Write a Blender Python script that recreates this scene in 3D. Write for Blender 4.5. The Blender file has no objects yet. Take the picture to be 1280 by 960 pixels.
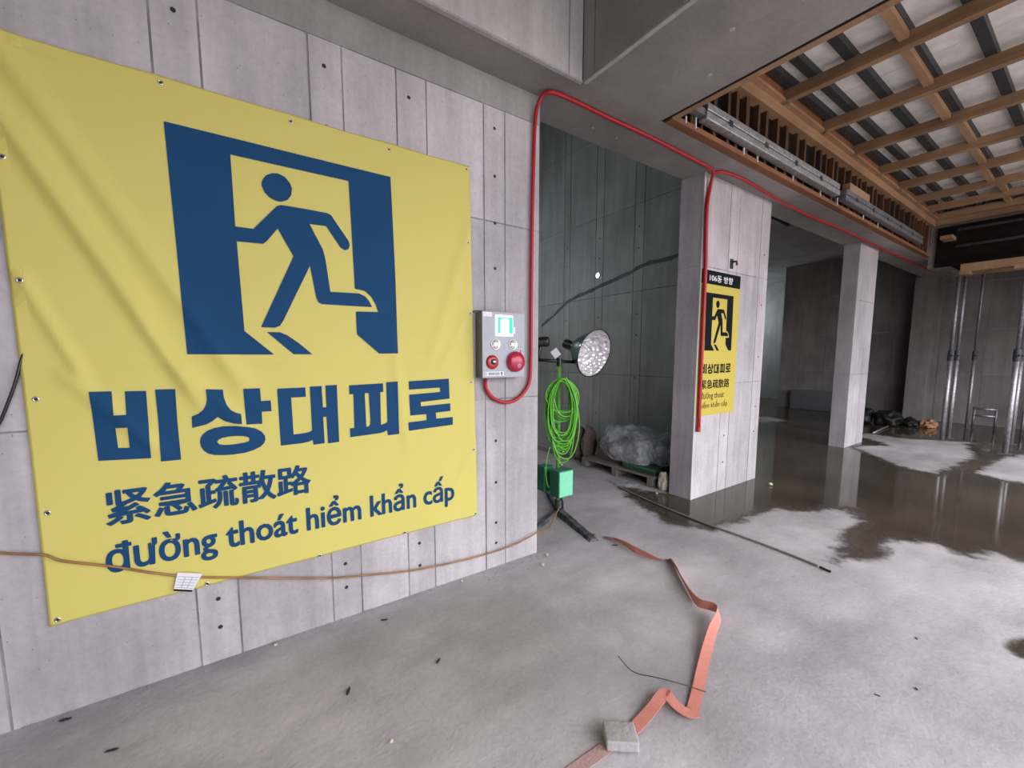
import bpy, bmesh, math, random
import numpy as np
from mathutils import Vector, Matrix, geometry, noise
random.seed(7)
SC = bpy.context.scene
COL = SC.collection
# ------------------------------------------------------------------ camera
cam = bpy.data.cameras.new('camera'); cam_o = bpy.data.objects.new('camera', cam); COL.objects.link(cam_o)
cam.sensor_width = 36; cam.sensor_fit = 'HORIZONTAL'; cam.lens = 515 / 1280 * 36
cam.shift_y = 18 / 1280; cam.clip_start = .05; cam.clip_end = 200
PITCH, YAW = math.radians(5.876), math.radians(55.49)
fh = Vector((math.cos(YAW), math.sin(YAW), 0)); RT = Vector((math.sin(YAW), -math.cos(YAW), 0)); ZU = Vector((0, 0, 1))
FW = fh * math.cos(PITCH) - ZU * math.sin(PITCH); UP = fh * math.sin(PITCH) + ZU * math.cos(PITCH)
cam_o.matrix_world = Matrix(((RT.x, UP.x, -FW.x, 0), (RT.y, UP.y, -FW.y, 0), (RT.z, UP.z, -FW.z, 1.5), (0, 0, 0, 1)))
SC.camera = cam_o
# ------------------------------------------------------------------ sky and exposure
SC.view_settings.view_transform = 'Standard'; SC.view_settings.look = 'None'
SC.view_settings.gamma = 1; SC.view_settings.use_curve_mapping = False
SC.view_settings.exposure = 3.15
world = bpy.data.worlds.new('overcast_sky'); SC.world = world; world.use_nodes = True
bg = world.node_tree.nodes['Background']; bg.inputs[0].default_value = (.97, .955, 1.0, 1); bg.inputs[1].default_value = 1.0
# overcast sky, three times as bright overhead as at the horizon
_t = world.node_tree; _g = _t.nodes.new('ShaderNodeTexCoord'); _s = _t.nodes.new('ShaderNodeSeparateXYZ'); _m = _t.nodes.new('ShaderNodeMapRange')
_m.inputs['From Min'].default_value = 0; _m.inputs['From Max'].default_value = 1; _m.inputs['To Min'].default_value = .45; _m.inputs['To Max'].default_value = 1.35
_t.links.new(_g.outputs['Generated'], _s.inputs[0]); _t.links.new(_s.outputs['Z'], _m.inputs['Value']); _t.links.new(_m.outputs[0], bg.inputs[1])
pl = bpy.data.lights.new('daylight_portal', 'AREA'); pl.shape = 'RECTANGLE'; pl.size = 14.5; pl.size_y = 4.0; pl.cycles.is_portal = True
plo = bpy.data.objects.new('daylight_portal', pl); COL.objects.link(plo)
plo.location = (6.25, -3.05, 2.02); plo.rotation_euler = (math.radians(90), 0, 0)
def lamp(name, loc, power, color, size=.05):
    l = bpy.data.lights.new(name, 'POINT'); l.energy = power; l.color = color; l.shadow_soft_size = size
    o = bpy.data.objects.new(name, l); COL.objects.link(o); o.location = loc; return o
# ------------------------------------------------------------------ helpers
class MB:
    def __init__(s): s.v = []; s.f = []
    def add(s, vs, fs):
        n = len(s.v); s.v += [tuple(v) for v in vs]; s.f += [tuple(i + n for i in f) for f in fs]; return s
    def box(s, a, b, M=None):
        x0, y0, z0 = a; x1, y1, z1 = b
        vs = [(x0,y0,z0),(x1,y0,z0),(x1,y1,z0),(x0,y1,z0),(x0,y0,z1),(x1,y0,z1),(x1,y1,z1),(x0,y1,z1)]
        if M is not None: vs = [M @ Vector(v) for v in vs]
        return s.add(vs, [(0,3,2,1),(4,5,6,7),(0,1,5,4),(1,2,6,5),(2,3,7,6),(3,0,4,7)])
    def cbox(s, a, b, c, M=None):
        """box with chamfered edges"""
        bm = bmesh.new(); t = MB().box(a, b)
        vs = [bm.verts.new(v) for v in t.v]
        for f in t.f: bm.faces.new([vs[i] for i in f])
        bmesh.ops.bevel(bm, geom=bm.edges[:], offset=c, segments=2, affect='EDGES', profile=.5)
        bm.verts.index_update()
        P = [(M @ v.co if M is not None else v.co.copy()) for v in bm.verts]
        F = [[v.index for v in f.verts] for f in bm.faces]; bm.free()
        return s.add(P, F)
    def tube(s, pts, r, n=8, cap=True, rads=None):
        pts = [Vector(p) for p in pts]; L = len(pts); rings = []
        t0 = (pts[1] - pts[0]).normalized()
        up = Vector((0, 0, 1)) if abs(t0.z) < .9 else Vector((1, 0, 0))
        u = t0.cross(up).normalized(); base = len(s.v); fs = []; vs = []
        for i, p in enumerate(pts):
            t = (pts[min(i + 1, L - 1)] - pts[max(i - 1, 0)])
            t = t.normalized() if t.length > 1e-9 else t0
            u = (u - t * u.dot(t)); u = u.normalized() if u.length > 1e-6 else t.orthogonal().normalized()
            w = t.cross(u); rr = rads[i] if rads else r
            for k in range(n):
                a = math.tau * k / n; vs.append(p + (u * math.cos(a) + w * math.sin(a)) * rr)
        for i in range(L - 1):
            for k in range(n):
                a = i*n+k; b = i*n+(k+1) % n; fs.append((a, b, b+n, a+n))
        if cap: fs.append(tuple(range(n-1, -1, -1))); fs.append(tuple((L-1)*n+k for k in range(n)))
        return s.add(vs, fs)
    def lathe(s, prof, M=None, n=28, close=False):
        """prof: list of (r, z) along local +Z"""
        vs = []; fs = []; L = len(prof)
        for r, z in prof:
            for k in range(n):
                a = math.tau * k / n; v = Vector((r*math.cos(a), r*math.sin(a), z)); vs.append(M @ v if M is not None else v)
        for i in range(L - 1 if not close else L):
            j = (i + 1) % L
            for k in range(n):
                kk = (k+1) % n; fs.append((i*n+k, i*n+kk, j*n+kk, j*n+k))
        return s.add(vs, fs)
    def poly(s, outer, holes=(), to3=None):
        rings = [[Vector((p[0], p[1], 0)) for p in outer]] + [[Vector((p[0], p[1], 0)) for p in h] for h in holes]
        tri = geometry.tessellate_polygon(rings); flat = [p for r in rings for p in r]
        return s.add([to3(p.x, p.y) if to3 else p for p in flat], tri)
    def build(s, name, mat, parent=None, smooth=False):
        me = bpy.data.meshes.new(name); me.from_pydata(s.v, [], s.f); me.update()
        if smooth: me.polygons.foreach_set('use_smooth', [True] * len(me.polygons))
        return link(name, me, mat, parent)
def link(name, me, mat, parent=None):
    if mat is not None and not len(me.materials): me.materials.append(mat)
    o = bpy.data.objects.new(name, me); COL.objects.link(o)
    if parent is not None:
        o.parent = parent; o.matrix_parent_inverse = Matrix.Translation(-parent.location) if parent.type == 'EMPTY' else Matrix()
    return o
def fixnormals(o):
    bm = bmesh.new(); bm.from_mesh(o.data); bmesh.ops.recalc_face_normals(bm, faces=bm.faces[:]); bm.to_mesh(o.data); bm.free(); return o
def tag(o, label, cat=None, group=None, kind=None):
    o['label'] = label
    if cat: o['category'] = cat
    if group: o['group'] = group
    if kind: o['kind'] = kind
    return o
def thing(name, loc, label, cat=None, group=None, kind=None):
    o = bpy.data.objects.new(name, None); COL.objects.link(o); o.location = loc; o.empty_display_size = .1
    bpy.context.view_layer.update()
    return tag(o, label, cat, group, kind)
def axis_M(p, d):
    d = Vector(d).normalized(); q = Vector((0, 0, 1)).rotation_difference(d)
    return Matrix.Translation(Vector(p)) @ q.to_matrix().to_4x4()
UNIT = {}
def slab(name, a, b, mat, parent):
    """a box piece that shares one unit mesh per material"""
    if mat.name not in UNIT:
        t = MB().box((0, 0, 0), (1, 1, 1)); me = bpy.data.meshes.new(name + '_piece'); me.from_pydata(t.v, [], t.f); me.materials.append(mat); UNIT[mat.name] = me
    o = bpy.data.objects.new(name, UNIT[mat.name]); COL.objects.link(o)
    o.location = a; o.scale = [b[i] - a[i] for i in range(3)]
    if parent is not None:
        o.parent = parent; o.matrix_parent_inverse = Matrix.Translation(-parent.location)
    return o
def smooth_path(pts, n=6):
    P = [Vector(p) for p in pts]; P = [P[0]*2-P[1]] + P + [P[-1]*2-P[-2]]; out = []
    for i in range(1, len(P) - 2):
        for k in range(n):
            t = k / n; a, b, c, d = P[i-1:i+3]
            out.append(.5*((2*b)+(c-a)*t+(2*a-5*b+4*c-d)*t*t+(3*b-a-3*c+d)*t**3))
    return out + [P[-2]]
# ------------------------------------------------------------------ materials
def nt(name):
    m = bpy.data.materials.new(name); m.use_nodes = True; t = m.node_tree; b = t.nodes['Principled BSDF']
    def N(kind, **kw):
        n = t.nodes.new(kind)
        for k, v in kw.items():
            if k.startswith('i_'): n.inputs[k[2:].replace('_', ' ')].default_value = v
            else: setattr(n, k, v)
        return n
    return m, t, b, N, t.links.new
def plain(name, col, rough=.6, metal=0, emit=0, spec=.5, coat=0, bump=0, bscale=40, var=.06):
    m, t, b, N, L = nt(name)
    b.inputs['Roughness'].default_value = rough; b.inputs['Metallic'].default_value = metal
    b.inputs['Specular IOR Level'].default_value = spec; b.inputs['Coat Weight'].default_value = coat
    g = N('ShaderNodeNewGeometry'); n = N('ShaderNodeTexNoise', i_Scale=bscale, i_Detail=3.0); L(g.outputs['Position'], n.inputs['Vector'])
    r = N('ShaderNodeValToRGB'); c = Vector(col[:3]); lo = c * (1 - var); hi = c * (1 + var)
    r.color_ramp.elements[0].color = (*lo, 1); r.color_ramp.elements[1].color = (*[min(1, x) for x in hi], 1)
    r.color_ramp.elements[0].position = .35; r.color_ramp.elements[1].position = .65
    L(n.outputs['Fac'], r.inputs['Fac']); L(r.outputs['Color'], b.inputs['Base Color'])
    if bump:
        u = N('ShaderNodeBump', i_Strength=bump, i_Distance=.01); L(n.outputs['Fac'], u.inputs['Height']); L(u.outputs['Normal'], b.inputs['Normal'])
    if emit:
        b.inputs['Emission Color'].default_value = (*col[:3], 1); b.inputs['Emission Strength'].default_value = emit
    return m
def concrete(name, col, dark=.72, rough=.75, big=.9, bump=.25, streak=(9, 9, .8), piece=.1, holes=.5, spec=.35):
    m, t, b, N, L = nt(name)
    g = N('ShaderNodeNewGeometry'); pos = g.outputs['Position']
    n1 = N('ShaderNodeTexNoise', i_Scale=big, i_Detail=6.0, i_Roughness=.62); L(pos, n1.inputs['Vector'])
    mp = N('ShaderNodeMapping'); mp.inputs['Scale'].default_value = streak; L(pos, mp.inputs['Vector'])
    n2 = N('ShaderNodeTexNoise', i_Scale=1.0, i_Detail=5.0, i_Roughness=.6); L(mp.outputs[0], n2.inputs['Vector'])
    n3 = N('ShaderNodeTexNoise', i_Scale=45.0, i_Detail=4.0); L(pos, n3.inputs['Vector'])
    r1 = N('ShaderNodeMapRange', i_From_Min=.38, i_From_Max=.66, i_To_Min=dark, i_To_Max=1.05); L(n1.outputs['Fac'], r1.inputs['Value'])
    r2 = N('ShaderNodeMapRange', i_From_Min=.3, i_From_Max=.7, i_To_Min=.80, i_To_Max=1.10); L(n2.outputs['Fac'], r2.inputs['Value'])
    r3 = N('ShaderNodeMapRange', i_From_Min=.3, i_From_Max=.7, i_To_Min=.94, i_To_Max=1.05); L(n3.outputs['Fac'], r3.inputs['Value'])
    oi = N('ShaderNodeObjectInfo'); ro = N('ShaderNodeMapRange', i_To_Min=1-piece, i_To_Max=1+piece*.5); L(oi.outputs['Random'], ro.inputs['Value'])
    acc = r1.outputs[0]
    for x in (r2, r3, ro):
        k = N('ShaderNodeMath', operation='MULTIPLY'); L(acc, k.inputs[0]); L(x.outputs[0], k.inputs[1]); acc = k.outputs[0]
    vo = N('ShaderNodeTexVoronoi', i_Scale=26.0); L(pos, vo.inputs['Vector'])
    nz = N('ShaderNodeTexNoise', i_Scale=3.0); L(pos, nz.inputs['Vector'])
    rv = N('ShaderNodeMapRange', i_From_Min=.04, i_From_Max=.09, i_To_Min=1-holes, i_To_Max=1.0); L(vo.outputs['Distance'], rv.inputs['Value'])
    k = N('ShaderNodeMath', operation='MULTIPLY'); L(acc, k.inputs[0]); L(rv.outputs[0], k.inputs[1]); acc = k.outputs[0]
    mx = N('ShaderNodeMix', data_type='RGBA', blend_type='MULTIPLY'); mx.inputs['Factor'].default_value = 1
    mx.inputs[6].default_value = (*col, 1); L(acc, mx.inputs[7]); L(mx.outputs[2], b.inputs['Base Color'])
    b.inputs['Roughness'].default_value = rough; b.inputs['Specular IOR Level'].default_value = spec
    ad = N('ShaderNodeMath', operation='MULTIPLY_ADD'); L(n3.outputs['Fac'], ad.inputs[0]); ad.inputs[1].default_value = .35; L(n1.outputs['Fac'], ad.inputs[2])
    u = N('ShaderNodeBump', i_Strength=bump, i_Distance=.02); L(ad.outputs[0], u.inputs['Height']); L(u.outputs['Normal'], b.inputs['Normal'])
    return m
def wood(name, col, dark, along='x', rough=.7):
    m, t, b, N, L = nt(name)
    g = N('ShaderNodeNewGeometry'); mp = N('ShaderNodeMapping'); s = {'x': (1.2, 22, 22), 'y': (22, 1.2, 22), 'z': (22, 22, 1.2)}[along]
    mp.inputs['Scale'].default_value = s; L(g.outputs['Position'], mp.inputs['Vector'])
    n = N('ShaderNodeTexNoise', i_Scale=1.0, i_Detail=5.0, i_Roughness=.6); L(mp.outputs[0], n.inputs['Vector'])
    n2 = N('ShaderNodeTexNoise', i_Scale=2.3, i_Detail=3.0); L(g.outputs['Position'], n2.inputs['Vector'])
    av = N('ShaderNodeMath', operation='ADD'); L(n.outputs['Fac'], av.inputs[0]); L(n2.outputs['Fac'], av.inputs[1])
    oi = N('ShaderNodeObjectInfo'); oa = N('ShaderNodeMath', operation='MULTIPLY_ADD'); L(oi.outputs['Random'], oa.inputs[0]); oa.inputs[1].default_value = .25; L(av.outputs[0], oa.inputs[2])
    r = N('ShaderNodeValToRGB'); r.color_ramp.elements[0].color = (*dark, 1); r.color_ramp.elements[1].color = (*col, 1)
    mr = N('ShaderNodeMapRange', i_From_Min=.7, i_From_Max=1.45); L(oa.outputs[0], mr.inputs['Value']); L(mr.outputs[0], r.inputs['Fac'])
    L(r.outputs['Color'], b.inputs['Base Color']); b.inputs['Roughness'].default_value = rough
    u = N('ShaderNodeBump', i_Strength=.2, i_Distance=.004); L(n.outputs['Fac'], u.inputs['Height']); L(u.outputs['Normal'], b.inputs['Normal'])
    return m
M = {}
M['wall'] = concrete('cast_concrete', (.53, .50, .525))
M['core'] = concrete('concrete_joint', (.37, .35, .36), bump=.6, dark=.5, big=3.0)
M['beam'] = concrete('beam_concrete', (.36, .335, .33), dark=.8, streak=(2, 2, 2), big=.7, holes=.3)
M['patch'] = concrete('mortar_patch', (.33, .32, .32), dark=.8, holes=.1)
M['inner'] = concrete('inner_wall_concrete', (.45, .435, .42), dark=.7, rough=.5, big=.7)
M['cold'] = concrete('cold_joint_concrete', (.19, .19, .19), dark=.6, holes=.2)
M['floor'] = concrete('floor_concrete', (.515, .485, .502), dark=.68, rough=.82, big=.9, bump=.36, streak=(1.6, 3.5, 1), piece=0, holes=.35, spec=.25)
M['hole'] = plain('tie_hole_dark', (.03, .028, .026), .9)
M['yellow'] = plain('yellow_cloth', (.60, .535, .145), .6, bump=.03, bscale=300, var=.02, spec=.3)
M['navy'] = plain('navy_print', (.010, .058, .15), .75, var=.03, bscale=6, spec=.15)
M['black_print'] = plain('black_print', (.006, .009, .010), .7, spec=.08)
M['white_print'] = plain('white_print', (.8, .8, .82), .5)
M['sign_yellow'] = plain('yellow_foam_board', (.52, .425, .06), .5, var=.02)
M['steel'] = plain('bright_metal', (.6, .58, .55), .3, 1)
M['galv'] = plain('galvanised_steel', (.42, .42, .44), .5, .8, var=.2, bscale=30)
M['galv_dark'] = plain('dull_galvanised_steel', (.24, .25, .27), .5, .7, var=.2, bscale=30)
M['dark_steel'] = plain('dark_steel_tube', (.045, .048, .052), .5, .3, var=.2)
M['white_box'] = plain('grey_painted_steel', (.35, .37, .43), .4, var=.02)
M['box_side'] = plain('dark_grey_painted_steel', (.15, .155, .165), .4, var=.03)
M['red'] = plain('red_plastic', (.42, .012, .05), .3, coat=.3, var=.05)
M['red_dark'] = plain('red_push_button', (.38, .015, .013), .3, coat=.3, var=.05)
M['rope'] = plain('red_light_tube', (.40, .010, .013), .45, var=.04)
M['black'] = plain('black_plastic', (.012, .012, .013), .35, coat=.2)
M['rubber'] = plain('black_rubber', (.02, .02, .021), .7)
M['green_pole'] = plain('green_painted_tube', (.12, .38, .05), .4, var=.1)
M['green_box'] = plain('mint_green_steel', (.20, .66, .42), .4, var=.04)
M['green_dark'] = plain('dark_green_steel', (.03, .17, .09), .4, var=.1)
M['green_shade'] = plain('green_enamel', (.03, .20, .14), .25, coat=.4, var=.08)
M['cable'] = plain('bright_green_cable', (.13, .50, .035), .4, var=.1)
M['brown_cable'] = plain('tan_cable', (.27, .135, .05), .5, var=.3, bscale=9)
M['paper'] = plain('white_paper', (.72, .72, .78), .6, var=.03)
M['joist'] = wood('timber_joist', (.38, .235, .135), (.18, .10, .055), 'y')
M['ledger'] = wood('timber_ledger', (.42, .265, .15), (.24, .13, .065), 'x')
M['stud'] = wood('timber_stud', (.12, .05, .018), (.012, .008, .006), 'z')
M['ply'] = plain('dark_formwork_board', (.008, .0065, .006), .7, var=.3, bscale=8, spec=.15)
M['redply'] = wood('red_brown_board', (.30, .12, .05), (.16, .065, .03), 'x')
M['deck'] = plain('pale_deck_sheet', (.86, .84, .80), .6, var=.10, bscale=7)
M['pallet'] = wood('weathered_pallet', (.26, .235, .215), (.13, .115, .105), 'y')
M['strap'] = plain('salmon_webbing', (.58, .22, .17), .7, bump=.3, bscale=250, var=.12)
M['dirty_strap'] = plain('dusty_webbing', (.42, .27, .25), .8, bump=.3, bscale=120, var=.15)
M['block'] = concrete('grey_mortar_block', (.40, .38, .38), dark=.8, bump=.6)
M['leg'] = concrete('dusty_black_steel', (.13, .13, .14), dark=.35, bump=.8, big=9)
M['sack'] = plain('brown_sack', (.13, .10, .09), .85, bump=.5, bscale=25, var=.25)
M['crate'] = plain('dark_green_crate', (.03, .06, .045), .6, var=.2)
M['bag'] = plain('black_bag', (.008, .009, .010), .55, bump=.4, bscale=14, var=.2)
M['rag'] = plain('orange_rag', (.40, .21, .11), .8, bump=.5, bscale=30, var=.2)
M['cream'] = plain('cream_bag', (.50, .46, .36), .7, bump=.4, bscale=30, var=.2)
def mk_silver():
    m, t, b, N, L = nt('crinkled_silver_reflector')
    b.inputs['Base Color'].default_value = (.78, .77, .80, 1); b.inputs['Metallic'].default_value = .45; b.inputs['Roughness'].default_value = .25
    tc = N('ShaderNodeTexCoord'); v = N('ShaderNodeTexVoronoi', i_Scale=24.0); L(tc.outputs['Object'], v.inputs['Vector'])
    u = N('ShaderNodeBump', i_Strength=1.0, i_Distance=.03); L(v.outputs['Distance'], u.inputs['Height']); L(u.outputs['Normal'], b.inputs['Normal']); return m
M['silver'] = mk_silver()
def mk_film():
    m, t, b, N, L = nt('clear_plastic_sheet')
    b.inputs['Base Color'].default_value = (.55, .58, .63, 1); b.inputs['Roughness'].default_value = .22; b.inputs['Specular IOR Level'].default_value = .8
    g = N('ShaderNodeNewGeometry'); n = N('ShaderNodeTexNoise', i_Scale=9.0, i_Detail=4.0); L(g.outputs['Position'], n.inputs['Vector'])
    r = N('ShaderNodeMapRange', i_From_Min=.3, i_From_Max=.7, i_To_Min=.18, i_To_Max=.62); L(n.outputs['Fac'], r.inputs['Value']); L(r.outputs[0], b.inputs['Alpha'])
    n2 = N('ShaderNodeTexNoise', i_Scale=22.0, i_Detail=3.0, i_Distortion=1.0); L(g.outputs['Position'], n2.inputs['Vector'])
    u = N('ShaderNodeBump', i_Strength=.8, i_Distance=.02); L(n2.outputs['Fac'], u.inputs['Height']); L(u.outputs['Normal'], b.inputs['Normal']); return m
M['film'] = mk_film()
def mk_glass():
    m, t, b, N, L = nt('bulb_glass')
    b.inputs['Base Color'].default_value = (.8, .8, .75, 1); b.inputs['Roughness'].default_value = .15; b.inputs['Alpha'].default_value = .6; return m
M['glass'] = mk_glass()
def emis(name, col, s):
    m, t, b, N, L = nt(name); b.inputs['Base Color'].default_value = (*col, 1)
    b.inputs['Emission Color'].default_value = (*col, 1); b.inputs['Emission Strength'].default_value = s; return m
M['lit_white'] = emis('lit_white_panel', (.9, 1, 1), .10)
M['lit_green'] = emis('lit_green_panel', (.0, .62, .40), .05)
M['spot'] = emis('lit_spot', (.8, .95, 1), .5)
M['tube_light'] = emis('fluorescent_tube', (.75, .95, 1), 1)
def mk_wet(c=(.062, .048, .036)):
    m, t, b, N, L = nt('wet_film')
    g = N('ShaderNodeNewGeometry'); at = N('ShaderNodeAttribute', attribute_name='wet')
    n = N('ShaderNodeTexNoise', i_Scale=5.0, i_Detail=7.0, i_Roughness=.7); L(g.outputs['Position'], n.inputs['Vector'])
    a = N('ShaderNodeMath', operation='MULTIPLY_ADD'); L(n.outputs['Fac'], a.inputs[0]); a.inputs[1].default_value = .9; L(at.outputs['Fac'], a.inputs[2])
    r = N('ShaderNodeMapRange', i_From_Min=.78, i_From_Max=1.14, interpolation_type='SMOOTHSTEP'); L(a.outputs[0], r.inputs['Value'])
    rr = N('ShaderNodeMapRange', i_From_Min=.98, i_From_Max=1.35, i_To_Min=.45, i_To_Max=.055); L(a.outputs[0], rr.inputs['Value'])
    n2 = N('ShaderNodeTexNoise', i_Scale=.8, i_Detail=5.0); L(g.outputs['Position'], n2.inputs['Vector'])
    cr = N('ShaderNodeValToRGB'); cr.color_ramp.elements[0].color = (c[0]*.75, c[1]*.75, c[2]*.75, 1); cr.color_ramp.elements[1].color = (c[0]*1.6, c[1]*1.6, c[2]*1.6, 1)
    cr.color_ramp.elements[0].position = .35; cr.color_ramp.elements[1].position = .7
    L(n2.outputs['Fac'], cr.inputs['Fac']); L(cr.outputs['Color'], b.inputs['Base Color']); L(rr.outputs[0], b.inputs['Roughness'])
    b.inputs['IOR'].default_value = 1.36; L(r.outputs[0], b.inputs['Alpha'])
    return m
M['wet'] = mk_wet()
M['soil'] = concrete('low_bounce_soil', (.20, .165, .13), dark=.6, big=.5, bump=.8)
M['paper_strip'] = concrete('smooth_mortar', (.56, .54, .55), dark=.9)
M['far'] = concrete('far_shade_concrete', (.27, .255, .25), dark=.6, rough=.7, big=.7)  # shade put into the colour: darker concrete for the far end
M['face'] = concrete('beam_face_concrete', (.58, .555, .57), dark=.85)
TITLE = [[[[-0.474,1.355],[-0.408,1.353],[-0.407,1.252],[-0.369,1.251],[-0.367,1.351],[-0.299,1.35],[-0.302,1.052],[-0.469,1.064]],[[[-0.407,1.197],[-0.368,1.196],[-0.369,1.107],[-0.405,1.111]]]],[[[-0.269,1.354],[-0.2,1.353],[-0.202,1.213],[-0.2,1.031],[-0.27,1.032],[-0.267,1.219]],[]],[[[-0.09,1.348],[-0.026,1.343],[-0.024,1.305],[-0.016,1.271],[-0.002,1.246],[0.017,1.231],[0.039,1.222],[0.04,1.173],[0.008,1.179],[-0.027,1.193],[-0.054,1.215],[-0.073,1.198],[-0.1,1.183],[-0.151,1.172],[-0.15,1.225],[-0.126,1.235],[-0.107,1.251],[-0.095,1.274],[-0.089,1.301]],[]],[[[0.054,1.343],[0.123,1.343],[0.125,1.279],[0.166,1.28],[0.167,1.226],[0.125,1.226],[0.124,1.166],[0.058,1.169]],[]],[[[-0.127,1.105],[-0.124,1.122],[-0.114,1.139],[-0.096,1.154],[-0.071,1.164],[-0.036,1.169],[0.015,1.166],[0.064,1.157],[0.096,1.145],[0.119,1.127],[0.132,1.105],[0.133,1.085],[0.126,1.067],[0.11,1.052],[0.082,1.039],[0.044,1.03],[-0.001,1.028],[-0.04,1.03],[-0.075,1.035],[-0.099,1.045],[-0.115,1.061],[-0.125,1.082]],[[[-0.063,1.097],[-0.057,1.106],[-0.043,1.113],[-0.019,1.117],[0.013,1.117],[0.041,1.114],[0.061,1.107],[0.067,1.096],[0.062,1.085],[0.047,1.081],[0.018,1.078],[-0.01,1.077],[-0.037,1.079],[-0.055,1.084]]]],[[[0.197,1.337],[0.325,1.338],[0.325,1.289],[0.257,1.289],[0.259,1.097],[0.295,1.098],[0.326,1.101],[0.347,1.108],[0.346,1.341],[0.403,1.342],[0.405,1.228],[0.422,1.227],[0.422,1.344],[0.479,1.345],[0.479,1.032],[0.422,1.03],[0.42,1.176],[0.404,1.176],[0.405,1.033],[0.35,1.032],[0.347,1.058],[0.328,1.051],[0.297,1.047],[0.199,1.046]],[]],[[[0.542,1.34],[0.729,1.344],[0.73,1.295],[0.712,1.293],[0.71,1.105],[0.732,1.11],[0.748,1.118],[0.748,1.35],[0.813,1.352],[0.815,1.039],[0.748,1.039],[0.744,1.071],[0.728,1.061],[0.7,1.056],[0.538,1.051],[0.538,1.101],[0.562,1.101],[0.564,1.29],[0.542,1.29]],[[[0.625,1.292],[0.647,1.292],[0.651,1.135],[0.648,1.11],[0.641,1.102],[0.627,1.102]]]],[[[0.883,1.35],[1.144,1.358],[1.147,1.231],[0.954,1.221],[0.955,1.195],[1.151,1.201],[1.151,1.152],[1.051,1.149],[1.053,1.111],[1.167,1.112],[1.166,1.062],[0.874,1.052],[0.872,1.103],[0.99,1.107],[0.989,1.144],[0.887,1.144],[0.883,1.27],[1.084,1.277],[1.082,1.304],[0.883,1.3]],[]]]
PICTO = [[[[-0.164,2.489],[0.806,2.491],[0.818,1.929],[0.821,1.515],[0.712,1.514],[0.594,1.619],[0.593,1.742],[0.714,1.746],[0.702,1.784],[0.678,1.828],[0.643,1.856],[0.592,1.863],[0.581,2.418],[0.065,2.416],[0.066,2.1],[0.137,2.1],[0.24,2.224],[0.259,2.233],[0.362,2.235],[0.467,2.234],[0.487,2.227],[0.503,2.203],[0.569,2.109],[0.574,2.089],[0.566,2.067],[0.548,2.059],[0.527,2.069],[0.46,2.168],[0.382,2.165],[0.44,2.047],[0.45,1.997],[0.467,1.836],[0.612,1.84],[0.647,1.826],[0.666,1.802],[0.681,1.771],[0.425,1.769],[0.407,1.776],[0.397,1.801],[0.375,1.959],[0.243,1.679],[0.226,1.65],[0.202,1.639],[0.144,1.64],[0.302,1.996],[0.239,2.119],[0.19,2.052],[0.174,2.037],[0.068,2.033],[0.075,1.619],[0.193,1.507],[-0.148,1.508]],[]],[[[0.168,1.617],[0.224,1.618],[0.256,1.603],[0.305,1.566],[0.366,1.509],[0.279,1.509]],[]],[[[0.181,2.309],[0.186,2.332],[0.202,2.357],[0.227,2.373],[0.254,2.378],[0.282,2.369],[0.303,2.345],[0.311,2.321],[0.306,2.289],[0.289,2.263],[0.264,2.249],[0.24,2.248],[0.213,2.258],[0.193,2.278]],[]]]
STRAP = [[2.495,2.234],[2.51,2.171],[2.501,2.057],[2.483,1.941],[2.5,1.809],[2.538,1.754],[2.59,1.704],[2.484,1.588],[2.415,1.512],[2.306,1.385],[2.236,1.283],[2.232,1.221],[2.224,1.163],[2.166,1.126],[2.052,1.094],[1.836,1.011],[1.629,0.922],[1.51,0.875],[1.477,0.879],[1.482,0.923],[1.496,0.972],[1.484,0.991],[1.392,0.98],[1.258,0.968],[1.186,0.975],[1.08,0.98],[0.967,0.984],[0.847,0.985]]
WET = [[3.625,3.097],[3.405,2.735],[3.277,2.418],[3.19,2.196],[3.27,1.971],[3.382,1.853],[3.581,1.841],[3.791,1.805],[4.147,1.795],[4.408,1.742],[4.479,1.617],[4.615,1.498],[4.772,1.466],[4.934,1.355],[4.76,1.23],[4.702,1.156],[4.459,1.174],[4.239,1.166],[3.863,1.104],[3.577,1.04],[3.724,0.997],[3.911,0.883],[4.243,0.893],[4.409,0.882],[4.534,0.779],[4.608,0.676],[4.517,0.574],[4.513,0.469],[4.735,0.424],[4.822,0.333],[4.728,0.248],[4.726,0.072]]
DRY1 = [[8.436,2.323],[7.896,1.844],[7.421,1.478],[7.376,1.186],[8.175,1.108],[9.07,1.037],[9.768,1.194],[10.372,1.294],[10.651,1.182],[10.259,1.869],[10.096,2.159],[10.215,2.658],[9.679,2.632],[9.388,2.212],[9.054,2.047],[8.743,2.26]]
DRY2 = [[7.696,0.48],[7.696,0.633],[7.841,0.867],[8.684,0.86],[9.412,0.801],[10.056,0.664],[11.322,0.267],[9.476,-0.168],[7.769,0.144]]
DRY3 = [[10.614,5.147],[10.964,4.74],[10.665,4.176],[10.032,4.33],[9.583,4.638]]
WET2 = [[3.26,0.181],[3.364,0.169],[3.446,0.135],[3.539,0.048],[3.256,0.035],[3.186,0.116],[3.19,0.159]]
ROD = [[3.61,3.108],[3.535,2.735],[3.483,2.404],[3.439,1.96],[3.433,1.608],[3.414,1.301],[3.386,1.073]]
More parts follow.
